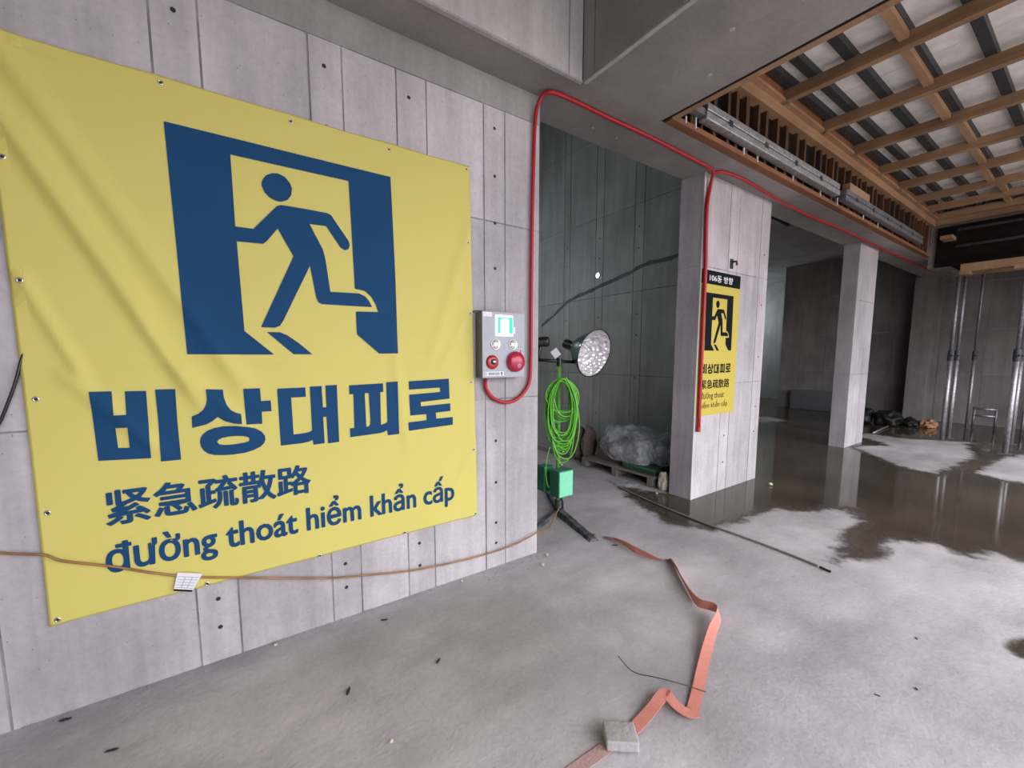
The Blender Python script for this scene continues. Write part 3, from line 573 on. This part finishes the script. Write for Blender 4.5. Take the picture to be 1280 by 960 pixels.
def lamp_head(c, ax, R, mount, name='lamp_head'):
    """c rim centre, ax the way it shines, mount the point on the crossbar"""
    ax = Vector(ax).normalized(); dep = R * 1.12; Mx = axis_M(Vector(c) - ax * dep, ax)
    outer = [(.045, -.01), (.055, .0), (.075, .012), (R*.50, dep*.22), (R*.66, dep*.42), (R*.82, dep*.68), (R*.95, dep*.92), (R*1.01, dep), (R*1.01, dep + .006)]
    inner = [(R*.985, dep + .006), (R*.97, dep*.98), (R*.93, dep*.91), (R*.80, dep*.67), (R*.64, dep*.41), (R*.48, dep*.21), (.05, .012), (.0001, .010)]
    sh = MB().lathe(outer, Mx, 40).build('lamp_shade', M['green_shade'], ls, True); 
    MB().lathe(inner, Mx, 40).build('reflector', M['silver'], sh, True)
    MB().lathe([(R*1.0, dep), (R*1.03, dep + .002), (R*1.03, dep + .008), (R*.98, dep + .008)], Mx, 40).build('rim', M['black'], sh, True)
    MB().lathe([(.022, .02), (.024, .05), (.042, .09), (.045, .115), (.035, .145), (.0001, .155)], Mx, 20).build('bulb', M['glass'], sh, True)
    t = MB()
    for k in range(3):
        a = k * math.tau / 3 + .4; p = [(.045, .02), (.075, .07), (.07, .13), (.02, .175)]
        t.tube([Mx @ Vector((r*math.cos(a), r*math.sin(a), z)) for r, z in p], .0022, 6)
    t.build('bulb_guard', M['dark_steel'], sh)
    so = MB().lathe([(.0001, -.135), (.040, -.135), (.047, -.12), (.047, -.02), (.052, -.008), (.052, .006)], Mx, 22).build('socket', M['black'], ls, True)
    fixnormals(so)
    q = Mx @ Vector((0, 0, -.06)); m = Vector(mount); sd = (m - q)
    MB().tube([q, q.lerp(m, .25) + Vector((0, 0, -.01)), q.lerp(m, .7) - fh * .03, m], .012, 8, rads=[.016, .014, .012, .016]).build('bracket', M['black'], ls, True)
view = Vector((.715, .699, .006)); pr = Vector((RT.x, RT.y, 0))
ax1 = (-view * .68 + (pr * .95 - UP * .32) * .73)
c1 = Vector((2.805, 2.738, 1.525))
lamp_head(c1, ax1, .222, bl + bdir * .14)
ax2 = (-pr * .96 + fh * .25 - UP * .06)
c2 = bl - bdir * .18 + Vector((0, 0, .165)) + Vector(ax2).normalized() * .30
lamp_head(c2, ax2, .222, bl - bdir * .2)
tg = MB(); c = bl - bdir * .035 - fh * .02 + Vector((0, 0, .072)); u = (pr * .8 + ZU * .6) * .034; v = (-pr * .6 + ZU * .8) * .038
tg.add([c - u - v, c + u - v, c + u + v, c - u + v, *[p + fh * .002 for p in (c - u - v, c + u - v, c + u + v, c - u + v)]], [(0, 1, 2, 3), (7, 6, 5, 4), (0, 4, 5, 1), (1, 5, 6, 2), (2, 6, 7, 3), (3, 7, 4, 0)])
tg.build('hang_tag', M['paper'], ls)
MB().tube([c + v + fh * .001, bl - bdir * .03 + Vector((0, 0, .015))], .0015, 5).build('tag_string', M['paper'], ls)
def ballast(a, b, mat, side, rot=0):
    body = MB().cbox(a, b, .006).build('ballast_box', mat, ls)
    for k in range(9):
        z = a[2] + .03 + k * (b[2] - a[2] - .06) / 8
        MB().box((a[0] - .003, a[1] + .015, z - .004), (a[0] + .001, b[1] - .015, z + .004)).build('louver', M['green_dark'], body)
    MB().box((a[0] + .01, a[1] - .0015, a[2] + .01), (b[0] - .01, a[1] + .001, b[2] - .01)).build('cover', side, body)
ballast((2.418, 2.765, .20), (2.597, 2.892, .452), M['green_dark'], M['green_box'])
ballast((2.425, 2.985, .20), (2.545, 3.10, .445), M['green_dark'], M['green_dark'])
MB().tube([(LX, LY - .02, .56), (LX + .012, LY - .045, .575), (LX + .014, LY - .05, .61), (LX - .004, LY - .05, .60)], .008, 8).build('hook', M['steel'], ls, True)
MB().tube([(LX, LY - .018, .47), (LX + .02, LY - .035, .475), (LX + .025, LY - .03, .455)], .007, 8).build('hook', M['steel'], ls, True)
# hanging cable coil
cc = thing('cable_coil', (LX, LY, .5), 'coil of bright green cable hanging on the work light stand', 'cable')
MB().tube([(LX + .01, LY + .0, 1.29), (LX + .012, LY - .045, 1.285), (LX + .012, LY - .09, 1.292)], .013, 8).build('hook', M['green_pole'], cc, True)
rnd = random.Random(3)
for k in range(30):
    hw = rnd.uniform(.095, .145); bot = rnd.choice([rnd.uniform(.49, .62), rnd.uniform(.62, .75), rnd.uniform(.75, 1.0)]); cx = .012 + rnd.uniform(-.015, .02); dy = -.035 - k * .0036; top = 1.285 + rnd.uniform(-.012, .014)
    lo = Vector((LX, LY, 0)); pts = []
    skew = rnd.uniform(-.025, .03); n = 44
    for i in range(n + 1):
        a = math.tau * i / n; s = math.sin(a); cz = math.cos(a)
        wd = hw * (1 - .28 * max(0, cz) ** 2) * (abs(s) ** .8) * (1 if s > 0 else -1)
        wd *= 1 + .10 * noise.noise((k * 3.1, i * .15, 0)); z = (top + bot) / 2 + (top - bot) / 2 * cz
        h = pr * (cx + wd + skew * (1 - cz) * .5) + fh * (dy + .012 * noise.noise((k * 1.7, i * .12, 5)))
        pts.append(lo + h + Vector((0, 0, z)))
    MB().tube(pts, .0058, 6, cap=False).build('cable_loop', M['cable'], cc, True)
MB().tube(smooth_path([tuple(Vector((LX, LY, 0)) + pr * a + fh * b + ZU * z) for a, b, z in ((-.09, -.10, .66), (-.115, -.1, .55), (-.125, -.11, .42), (-.105, -.11, .30), (-.075, -.06, .26))]), .0045, 6).build('cable_tail', M['cable'], cc, True)
# ------------------------------------------------------------------ thin tan cable along the wall, with its paper tag
yc = W0 - .03
cb = [(-1.3, yc, 1.0), (-.95, yc, .85), (-.76, yc, .75), (-.65, yc, .71), (-.60, yc, .67), (-.46, yc, .605), (-.33, yc, .535), (-.2, yc, .475), (-.01, yc, .41), (.35, yc, .292), (.56, yc, .24), (.89, yc, .173), (1.29, yc, .135), (1.62, yc, .135), (1.86, yc, .175), (2.02, yc + .10, .12), (2.2, 2.62, .05), (2.38, 2.76, .06), (2.5, 2.85, .08)]
tag(MB().tube(smooth_path(cb, 6), .0055, 8).build('power_cable', M['brown_cable'], None, True), 'thin tan cable drooping across the banner foot to the work light', 'cable')
tag(MB().tube(smooth_path([(2.50, 2.96, .03), (2.3, 2.99, .04), (2.1, 3.05, .02), (1.9, 3.1, .01)]), .005, 6).build('power_cable', M['brown_cable'], None, True), 'short brown cable running behind the wall end from the work light foot', 'cable')
pt = thing('paper_tag', (-.2, yc, .40), 'white printed paper tag hanging from the tan cable on the banner', 'tag')
q = [(-.245, .513), (-.155, .480), (-.200, .405), (-.265, .432)]
t = MB().add([(x, yc - .008, z) for x, z in q] + [(x, yc - .0065, z) for x, z in q], [(0, 1, 2, 3), (7, 6, 5, 4), (0, 4, 5, 1), (1, 5, 6, 2), (2, 6, 7, 3), (3, 7, 4, 0)]); sheet = fixnormals(t.build('sheet', M['paper'], pt))
def onq(u, v, off):
    a = Vector(q[0]).lerp(Vector(q[1]), u); b = Vector(q[3]).lerp(Vector(q[2]), u); p = a.lerp(b, v); return (p.x, yc - .008 - off, p.y)
t = MB()
t.add([onq(0, .9, .0006), onq(1, .9, .0006), onq(1, 1, .0006), onq(0, 1, .0006)], [(0, 1, 2, 3)]); t.build('black_strip', M['black_print'], sheet)
t = MB()
for v in (.2, .35, .5, .65, .8): t.add([onq(.06, v, .0006), onq(.94, v, .0006), onq(.94, v + .018, .0006), onq(.06, v + .018, .0006)], [(0, 1, 2, 3)])
for u in (.35, .65): t.add([onq(u, .2, .0006), onq(u + .02, .2, .0006), onq(u + .02, .82, .0006), onq(u, .82, .0006)], [(0, 1, 2, 3)])
t.build('table_lines', M['box_side'], sheet)
# black cable at the left edge
tag(MB().tube(smooth_path([(-.635, W0-.008, 1.54), (-.65, W0-.012, 1.49), (-.675, W0-.018, 1.39), (-.715, W0-.02, 1.27), (-.75, W0-.02, 1.18), (-.82, W0-.02, .9), (-.9, W0-.02, .5), (-.98, W0-.03, .05), (-1.02, W0-.05, .008)]), .0055, 8).build('black_cable', M['black'], None, True), 'black cable coming out from behind the left banner edge', 'cable')
tag(MB().cbox((-.72, W0 - .05, 1.93), (-.668, W0 - .002, 2.02), .012).build('junction_box', M['black'], None), 'small black junction box at the left banner edge', 'junction box')
# ------------------------------------------------------------------ orange strap and block
H = [.004]*4 + [.012, .02, .012, .006, .01, .02, .035, .05, .06, .055, .035, .015, .008, .006, .012, .02, .035, .03, .02, .01, .006, .004, .003, .003]
TW = [20, 45, 75, 95, 60, 25, 40, 75, 70, 80, 110, 120, 80, 55, 30, 12, 5, 0, -10, 0, 25, 10, 0, 0, 0, 0, 0, 0]
WD = [.022]*len(H)
sp = [(x, y, h) for (x, y), h in zip(STRAP, H)]
def ribbon(pts, tw, wid, mat, name, th=.0025, n=5):
    P = smooth_path(pts, n); vs = []; L = len(P)
    prev = None
    for i, p in enumerate(P):
        k = i / n; a = int(min(k, len(tw) - 2)); tt = min(k - a, 1); ang = math.radians(tw[a] * (1-tt) + tw[a+1] * tt)
        d = P[min(i+1, L-1)] - P[max(i-1, 0)]; d.z = 0; d.normalize(); s = d.cross(ZU)
        if prev is not None and s.dot(prev) < 0 and False: s = -s
        prev = s; w = s * math.cos(ang) + ZU * math.sin(ang); nn = d.cross(w)
        lift = abs(math.sin(ang)) * wid
        b = Vector((p.x, p.y, max(p.z, lift + .003)))
        vs += [b - w*wid - nn*th/2, b + w*wid - nn*th/2, b + w*wid + nn*th/2, b - w*wid + nn*th/2]
    t = MB().add(vs, [(4*i+k, 4*i+(k+1) % 4, 4*i+4+(k+1) % 4, 4*i+4+k) for i in range(L-1) for k in range(4)] + [(3, 2, 1, 0), tuple(4*(L-1)+k for k in range(4))])
    return fixnormals(t.build(name, mat, None, False))
st = thing('webbing_strap', (*STRAP[12], 0), 'salmon orange webbing strap lying twisted across the floor', 'strap')
def sub(a, b, mat, nm):
    o = ribbon(sp[a:b], TW[a:b], .024, mat, nm); o.parent = st; o.matrix_parent_inverse = Matrix.Translation(-st.location); return o
# the two folds are separate runs laid over one another
sub(0, 18, M['strap'], 'long_run'); 
o = ribbon([(1.535, .868, .012), (1.50, .885, .016), (1.488, .93, .022), (1.50, .985, .03)], [0, 0, 0, 0], .024, M['strap'], 'folded_run'); o.parent = st; o.matrix_parent_inverse = Matrix.Translation(-st.location)
sub(20, 25, M['strap'], 'end_run'); sub(24, 28, M['dirty_strap'], 'dusty_run')
MB().cbox((-.02, -.028, 0), (.02, .028, .006), .001, Matrix.Translation((2.50, 2.24, .004)) @ Matrix.Rotation(.5, 4, 'Z')).build('end_clip', M['steel'], st)
Mb = Matrix.Translation((1.175, .965, .008)) @ Matrix.Rotation(math.radians(-38), 4, 'Z')
bm_ = MB().cbox((-.062, -.048, 0), (.062, .048, .042), .006, Mb)
bm_.v = [tuple(Vector(v) + Vector((noise.noise(Vector(v)*40), noise.noise(Vector(v)*40+Vector((5,0,0))), noise.noise(Vector(v)*40+Vector((0,7,0))))) * .004) for v in bm_.v]
tag(bm_.build('concrete_block', M['block'], None), 'small grey concrete block weighing down the orange strap', 'block')
# long thin rod on the floor, joint strip, wire and chips
tag(MB().tube(smooth_path([(x, y, .010) for x, y in ROD], 4), .008, 6).build('floor_rod', M['pallet'], None), 'long thin brown rod lying on the floor beside the pillar', 'rod')
tag(MB().tube(smooth_path([(3.386, 1.06, .008), (3.37, 1.02, .01), (3.37, .99, .008)], 4), .008, 6).build('rod_clip', M['black'], None), 'small black clip at the near end of the floor rod', 'clip')
tag(MB().tube(smooth_path([(1.50, 1.26, .03), (1.49, 1.16, .02), (1.53, 1.06, .04), (1.60, .97, .035), (1.66, .90, .02)]), .0022, 6).build('thin_wire', M['dark_steel'], None), 'thin dark wire curling over the orange strap fold', 'wire')
bits = [(-.64, 2.33, .022, 0), (-.45, 2.04, .022, 1), (.36, 1.82, .024, 0), (.44, 1.47, .012, 2), (.77, 1.76, .02, 0), (2.94, .47, .012, 0), (2.48, .38, .011, 0), (2.29, .47, .012, 1), (2.44, 2.36, .03, 0), (2.45, 2.12, .025, 0), (5.12, 2.14, .035, 2), (3.77, 2.7, .022, 2), (4.55, .80, .03, 0), (.12, 2.345, .012, 2), (1.78, 2.2, .02, 2), (.65, 2.23, .02, 0), (1.9, 2.3, .018, 2), (1.2, 2.34, .015, 2)]
labels = ['dark splinter at the wall foot below the left banner corner', 'flat dark flake on the floor near the lower left corner', 'dark splinter on the floor in front of the banner', 'tiny white pebble on the floor before the banner', 'short dark splinter on the open floor left of the strap',
          'tiny dark chip farthest right on the bright dry floor', 'tiny dark chip nearest the lower right corner', 'tiny flat dark flake nearest the long bend of the strap', 'small black clip beside the work light leg', 'small black clip beside the strap end', 'white crumpled scrap lying in the puddle beside the wide pillar', 'white scrap on wet floor at the wide pillar foot', 'brown chip in the damp tongue of the puddle',
          'pale pebble at the wall foot below the paper tag', 'larger pale pebble near the foot of the wall end', 'dark flake close to the wall foot below the banner', 'small pale pebble touching the wall end corner', 'pale pebble at the wall foot below the alarm box']
for k, (x, y, s, kd) in enumerate(bits):
    bm = bmesh.new(); bmesh.ops.create_icosphere(bm, subdivisions=2, radius=1)
    el = (1.0, .28, .2) if kd == 0 else (1, .3, .15) if kd == 1 else (.7, .6, .5)
    R = Matrix.Rotation(random.uniform(0, 3), 3, 'Z')
    for v in bm.verts:
        p = v.co * (1 + .35 * noise.noise(v.co * 1.7 + Vector((k * 5, 0, 0)))); v.co = R @ Vector((p.x*el[0], p.y*el[1], p.z*el[2])) * s
    zm = min(v.co.z for v in bm.verts)
    for v in bm.verts: v.co += Vector((x, y, .0012 - zm))
    me = bpy.data.meshes.new('debris_chip'); bm.to_mesh(me); bm.free(); o = link('debris_chip', me, M['rubber'] if kd < 2 else M['cream'])
    tag(o, labels[k], 'debris')
# ------------------------------------------------------------------ pallet with wrapped goods
pa = thing('pallet', (4.3, 3.45, 0), 'weathered wooden pallet in the dark doorway', 'pallet')
for k in range(7):
    x = 3.905 + k * .112; slab('deck_board', (x, 2.84, .108), (x + .09, 4.0, .13), M['pallet'], pa)
for y in (2.86, 3.39, 3.92):
    slab('bearer', (3.905, y, .018 if y != 3.39 else .0), (4.65, y + .075, .108), M['pallet'], pa)
for x in (3.95, 4.55): slab('bottom_board', (x, 2.84, 0), (x + .09, 4.0, .018), M['pallet'], pa)
cr = thing('crate', (4.1, 3.05, .13), 'dark green flat box lying on the front of the pallet', 'crate')
MB().cbox((3.94, 2.86, .132), (4.30, 3.32, .205), .005).build('body', M['crate'], cr)
MB().box((3.936, 2.86, .18), (3.941, 3.32, .202)).build('edge_band', M['green_dark'], cr)
t = MB()
for k in range(5): t.box((3.9385, 3.26 - k*.021, .156), (3.9398, 3.272 - k*.021, .172))
t.build('faded_print', M['box_side'], cr)
for (a, b, nm, lab) in (((4.32, 2.86, .132), (4.66, 3.4, .42), 'box', 'dull brown box under the plastic sheet by the pillar'), ((4.05, 3.42, .132), (4.5, 3.86, .40), 'box', 'dull brown box under the plastic sheet near the sacks')):
    tag(MB().cbox(a, b, .01).build('cardboard_box', M['sack'], None), lab, 'box')
def blob(name, c, r, mat, seed, amp=.3, freq=1.6, flat=None, sub=5, rot=0., fine=.06):
    bm = bmesh.new(); bmesh.ops.create_icosphere(bm, subdivisions=sub, radius=1); R = Matrix.Rotation(rot, 3, 'Z')
    for v in bm.verts:
        n = noise.noise(v.co * freq + Vector((seed, seed * 2, 0))) * amp + abs(noise.noise(v.co * freq * 3.1 + Vector((0, seed, 9)))) * fine*2 + noise.noise(v.co * freq * 7 + Vector((3, seed, 9))) * fine
        p = v.co * (1 + n); p = R @ Vector((p.x * r[0], p.y * r[1], p.z * r[2])); v.co = Vector(c) + p
        if flat is not None and v.co.z < flat: v.co.z = flat + (v.co.z - flat) * .02
    for f in bm.faces: f.smooth = mat is not M['film']
    me = bpy.data.meshes.new(name); bm.to_mesh(me); bm.free(); return link(name, me, mat)
tag(blob('plastic_sheet', (4.2, 3.40, .33), (.30, .43, .31), M['film'], 4.2, .30, 1.7, .21, 4, .1, .05), 'crumpled clear plastic sheet heaped over the pallet goods', 'plastic sheet')
tag(blob('plastic_sheet', (4.35, 2.93, .34), (.26, .24, .22), M['film'], 8.3, .25, 1.7, .215, 4, 0, .05), 'greyish plastic bundle next to the wide pillar on the pallet', 'plastic sheet')
for k, (x, y, h, w) in enumerate(((4.10, 4.24, .47, .075), (4.13, 4.09, .50, .06), (4.17, 3.95 + .0, .47, .0))):
    if w: 
        o = blob('brown_sack', (x, y, .02 + h/2), (.13, w, h/2), M['sack'], k * 3.3, .18, 2.2, .004, 4); tag(o, ['leftmost of two dusty brown sacks standing beside the pallet', 'dusty brown sack standing against the pallet end'][k], 'sack')
tag(blob('scrap_bag', (3.95, 2.745, .09), (.05, .06, .12), M['cream'], 2.2, .25, 2, .004, 4), 'small pale bag squeezed between pallet and pillar', 'bag')
slab_o = MB().cbox((4.05, 4.3, 0), (4.12, 5.6, .04), .004).build('timber', M['pallet'], None); tag(slab_o, 'long timber lying on the floor behind the work light', 'timber')
tag(blob('plastic_scrap', (3.76, 3.16, .012), (.10, .16, .02), M['film'], 6.1, .4, 2.2, .003, 4, .2, .1), 'flat scrap of clear plastic on the floor before the pallet', 'plastic sheet')
t = MB(); rg = random.Random(11)
for k in range(260):
    if k < 110: x = 1.35 + rg.random() * .75; y = 2.37 - abs(rg.gauss(0, .09)) + (.0 if x < 1.86 else .12)
    else: x = rg.uniform(-1.0, 1.86); y = 2.378 - abs(rg.gauss(0, .022))
    s = rg.uniform(.002, .0065) * (1.3 if k < 30 else 1); z = s * .6
    c = [Vector((x, y, z)) + Vector(d) * s * rg.uniform(.6, 1.2) for d in ((1, 0, 0), (0, 1, 0), (-1, 0, 0), (0, -1, 0))]
    t.add(c + [Vector((x, y, z * 2)), Vector((x, y, .0005))], [(0, 1, 4), (1, 2, 4), (2, 3, 4), (3, 0, 4), (1, 0, 5), (2, 1, 5), (3, 2, 5), (0, 3, 5)])
tag(t.build('mortar_crumbs', M['block'], None), 'grey mortar crumbs strewn along the foot of the banner wall', 'debris', kind='stuff')
# glowing disc in a ring, added for a bright spot of unknown source
sp_ = thing('glow_spot', (4.70, 4.52, 2.71), 'tiny glowing disc added for the bright spot on the inner wall', 'lamp')
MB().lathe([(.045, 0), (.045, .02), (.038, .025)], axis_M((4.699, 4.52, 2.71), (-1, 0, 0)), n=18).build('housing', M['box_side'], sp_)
MB().lathe([(.038, .022), (.0001, .026)], axis_M((4.699, 4.52, 2.71), (-1, 0, 0)), n=18).build('lens', M['spot'], sp_)  # glows by itself to make the bright spot, no known lamp here
# fluorescent fittings of the dark rooms (out of sight behind wall and pillar)
for nm, c, lab in (('fluorescent_lamp', (2.3, 6.6, 3.2), 'fluorescent batten hanging in the room behind the banner wall'), ('fluorescent_lamp', (14.6, 8.3, 3.0), 'fluorescent batten in the far recess')):
    f = thing(nm, c, lab, 'lamp')
    MB().box((c[0]-.6, c[1]-.05, c[2]+.02), (c[0]+.6, c[1]+.05, c[2]+.08)).build('housing', M['white_box'], f)
    MB().tube([(c[0]-.58, c[1], c[2]-.01), (c[0]+.58, c[1], c[2]-.01)], .014, 10).build('tube', M['tube_light'], f)
    for s in (-.5, .5): MB().tube([(c[0]+s, c[1], c[2]+.08), (c[0]+s, c[1], 6.2 if c[0] < 4 else 4.05)], .006, 6).build('hanger', M['steel'], f)
lamp('recess_glow', (14.6, 8.3, 2.85), 9, (.82, .96, 1.0), .1)
lamp('inner_glow', (2.3, 6.6, 3.05), 7, (.82, .96, 1.0), .1)
# ------------------------------------------------------------------ ceiling formwork bay
fw = thing('ceiling_formwork', (6.5, 0, 3.8), 'timber ceiling formwork of joists and pale sheets over the right bay', 'formwork')
YL = 2.0
JX = [3.50, 4.46, 5.38, 6.28, 7.22, 8.10, 9.0, 9.75, 10.42]
slab('ledger', (2.9, YL, 3.79), (7.0, 2.09, 3.885), M['ledger'], fw); slab('ledger', (7.0, YL, 3.79), (10.6, 2.09, 3.885), M['ledger'], fw)
slab('ledger', (2.9, YL - .05, 3.885), (10.6, 2.02, 3.91), M['ledger'], fw)
for x in JX:
    slab('joist', (x, -2.9, 3.885 if x > 3.6 else 3.90), (x + .07, YL + .05, 3.985), M['joist'], fw)
slab('edge_joist', (10.52, -2.9, 3.80), (10.62, YL, 4.035), M['joist'], fw)
slab('edge_joist', (2.90, -2.9, 3.78), (2.97, YL, 3.90), M['joist'], fw)
for i in range(len(JX) - 1): slab('closing_board', (JX[i] + .09, YL - .03, 3.915), (JX[i+1] - .005, YL + .0, 4.05), M['redply'], fw)
for y in (1.92, 1.74, 1.47, 1.13, .79, .45, .10, -.25, -.6, -.95, -1.3, -1.7, -2.1, -2.6):
    o = slab('steel_tube', (2.95, y - .035, 3.986), (10.6, y + .035, 4.05), M['dark_steel'], fw)
for i, x in enumerate(JX[:-1]):
    for y in (1.16, -.2, -1.6):
        if (i, y) != (1, -.2): slab('nogging', (x + .07, y - .03 + .03 * ((i * 7) % 3 - 1), 3.935), (JX[i+1], y + .03 + .03 * ((i * 7) % 3 - 1), 3.985), M['ledger'], fw)
for i in range(7):
    for j in range(8):
        a = 2.9 + i * 1.1; b = 2.08 - j * .62; slab('deck_sheet', (a + .002, b - .616, 4.052 + .002 * ((i*3+j*5) % 3)), (a + 1.098, b, 4.075), M['deck'], fw)
# beam side form below the ledger
bf = thing('beam_side_form', (6.5, 2.06, 3.28), 'dark beam side form with upright timber studs below the joists', 'formwork')
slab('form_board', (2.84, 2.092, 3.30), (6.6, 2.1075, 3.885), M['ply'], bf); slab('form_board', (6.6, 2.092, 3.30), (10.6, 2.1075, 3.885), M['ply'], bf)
k = 0; x = 2.95
while x < 10.5:
    w = random.choice([.04, .045, .06, .03]); slab('stud', (x, 2.035 + random.uniform(0, .02), 3.315), (x + w, 2.092, 3.79), M['stud'], bf); x += random.choice([.17, .21, .25, .15]) * (1 if x < 7 else 1.25)
slab('sole_strip', (2.86, 2.03, 3.272), (6.9, 2.1, 3.312), M['redply'], bf); slab('sole_strip', (6.9, 2.03, 3.272), (10.6, 2.1, 3.312), M['redply'], bf)
for a, b, mat, zo in ((3.19, 5.95, 'galv', 0), (6.15, 9.6, 'galv_dark', 0)):
    w_ = MB().cbox((a, 1.955, 3.345), (b, 2.033, 3.405), .008).cbox((a + .01, 1.955, 3.412), (b - .01, 2.033, 3.472), .008).build('wale', M[mat], bf)
    n = 0; x = a + .35
    while x < b - .2:
        MB().tube([(x, 1.95, 3.409), (x, 2.03, 3.409)], .009, 6).box((x - .03, 1.952, 3.385), (x + .03, 1.964, 3.433)).build('tie_clamp', M['stud'] if n % 2 else M['dark_steel'], w_); x += .62; n += 1
slab('wale_end', (2.93, 1.97, 3.37), (3.19, 2.03, 3.42), M['galv_dark'], bf)
slab('offcut', (6.25, 1.96, 3.466), (6.95, 2.035, 3.56), M['ledger'], bf)
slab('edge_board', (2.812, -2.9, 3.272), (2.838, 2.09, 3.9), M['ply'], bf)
slab('edge_batten', (2.84, -2.9, 3.276), (2.90, 2.03, 3.34), M['ledger'], bf)
for x in (3.02, 3.15, 3.9, 4.15, 4.9, 5.6, 6.1, 7.0, 7.6):
    slab('plaster_drip', (x, 2.024, 3.29), (x + .012, 2.034, 3.29 + random.uniform(.05, .12)), M['paper'], bf)
# ------------------------------------------------------------------ far cross beam form on props
xf = thing('cross_beam_form', (10.8, 0, 2.9), 'dark cross beam form resting on steel props at the far end', 'formwork')
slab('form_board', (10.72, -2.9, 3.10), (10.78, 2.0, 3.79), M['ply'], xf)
slab('bearer', (10.42, -2.9, 2.93), (10.56, 1.62, 3.06), M['ledger'], xf)
slab('bearer', (10.9, -2.9, 2.93), (11.02, 1.62, 3.06), M['ledger'], xf)
slab('soffit_board', (10.45, -2.9, 3.06), (11.2, 1.75, 3.10), M['ply'], xf)
for z in (3.42, 3.70): 
    for yy in (0,): MB().tube([(10.69, -2.9, z), (10.69, 1.75, z)], .026, 8).build('rail', M['galv_dark'], xf, True)
for y in (1.5, .9, .3, -.3): slab('cross_block', (10.36, y, 2.88), (10.62, y + .12, 2.93), M['ledger'], xf)
slab('block_end', (10.38, 1.75, 3.52), (10.68, 1.9, 3.58), M['ledger'], xf)
struct('ceiling_beam', MB().box((10.78, -3, 3.10), (11.3, 2.1, 4.05)), M['beam'], 'far cross beam above the steel props')
def prop(x, y, top, lab, r=.032):
    p = thing('steel_prop', (x, y, 0), lab, 'prop', 'steel props holding the formwork')
    MB().tube([(x, y, .008), (x, y, 1.55)], r, 12).build('outer_tube', M['galv'], p, True)
    MB().tube([(x, y, 1.5), (x, y, top - .008)], r * .78, 12).build('inner_tube', M['galv_dark'], p, True)
    MB().tube([(x, y, 1.42), (x, y, 1.60)], r * 1.35, 12).build('collar', M['dark_steel'], p)
    MB().tube([(x - .09, y - .04, 1.5), (x + .07, y + .03, 1.53)], .01, 6).build('handle', M['dark_steel'], p)
    MB().box((x - .07, y - .07, 0), (x + .07, y + .07, .008)).build('base_plate', M['galv_dark'], p)
    MB().box((x - .07, y - .07, top - .008), (x + .07, y + .07, top)).build('head_plate', M['galv_dark'], p)
prop(10.48, 1.63, 2.88, 'leftmost steel prop under the far formwork'); prop(10.80, 1.60, 3.06, 'steel prop just behind the leftmost one')
prop(12.6, 1.62, 4.05, 'thin steel prop farthest back by the far wall', .028); prop(9.80, .83, 3.885, 'nearest thick steel prop at the right edge'); prop(10.95, .88, 2.93, 'steel prop just behind the nearest thick one')
# pipe racks by the far wall
for (x, y0, y1, lab) in ((12.7, 1.25, 1.55, 'short steel pipe trestle beside the thin prop'), (12.4, .35, .88, 'steel pipe trestle at the far right edge')):
    r = thing('pipe_trestle', (x, (y0+y1)/2, 0), lab, 'trestle')
    for z in (.42, .28): MB().tube([(x, y0, z), (x, y1, z)], .022, 8).build('rail', M['galv'], r, True)
    for y in (y0, y1): MB().tube([(x, y, 0), (x, y, .46)], .022, 8).build('leg', M['galv_dark'], r, True)
# bags, rag and rod beyond the far pillar
for k, (x, y, s, lab) in enumerate(((11.75, 3.22, .29, 'black rubbish bag next to the far pillar'), (11.85, 2.70, .23, 'middle black rubbish bag of the heap'), (12.0, 2.37, .14, 'small black rubbish bag nearest the orange rag'))):
    tag(blob('rubbish_bag', (x, y, s*.55), (s*1.1, s*1.0, s*.75), M['bag'], 3 + k * 2.7, .35, 1.8, .006, 4), lab, 'bag', 'black bags beyond the far pillar')
tag(blob('rag', (12.1, 2.10, .06), (.18, .13, .10), M['rag'], 5.5, .45, 2.2, .006, 4), 'orange cloth rag heaped beside the black bags', 'rag')
tag(MB().tube([(10.2, 2.52, .02), (11.4, 2.58, .03)], .016, 8).build('floor_pipe', M['galv'], None, True), 'thin pale pipe lying on the floor past the narrow pillar', 'pipe')
tag(MB().tube([(5.3, 3.4, 3.9), (8.6, 3.6, 3.9)], .05, 10).build('ceiling_pipe', M['black'], None, True), 'black pipe under the ceiling behind the wide pillar', 'pipe')
lf = thing('low_barrier', (13.2, 4.8, 0), 'low dark board leaning against the far wall beyond the puddle', 'board')
MB().cbox((13.3, 4.0, .004), (13.36, 5.2, .55), .01).build('panel', M['galv_dark'], lf)
for y in (4.1, 5.1): MB().box((13.36, y, .004), (13.48, y + .04, .5)).build('stay', M['dark_steel'], lf)
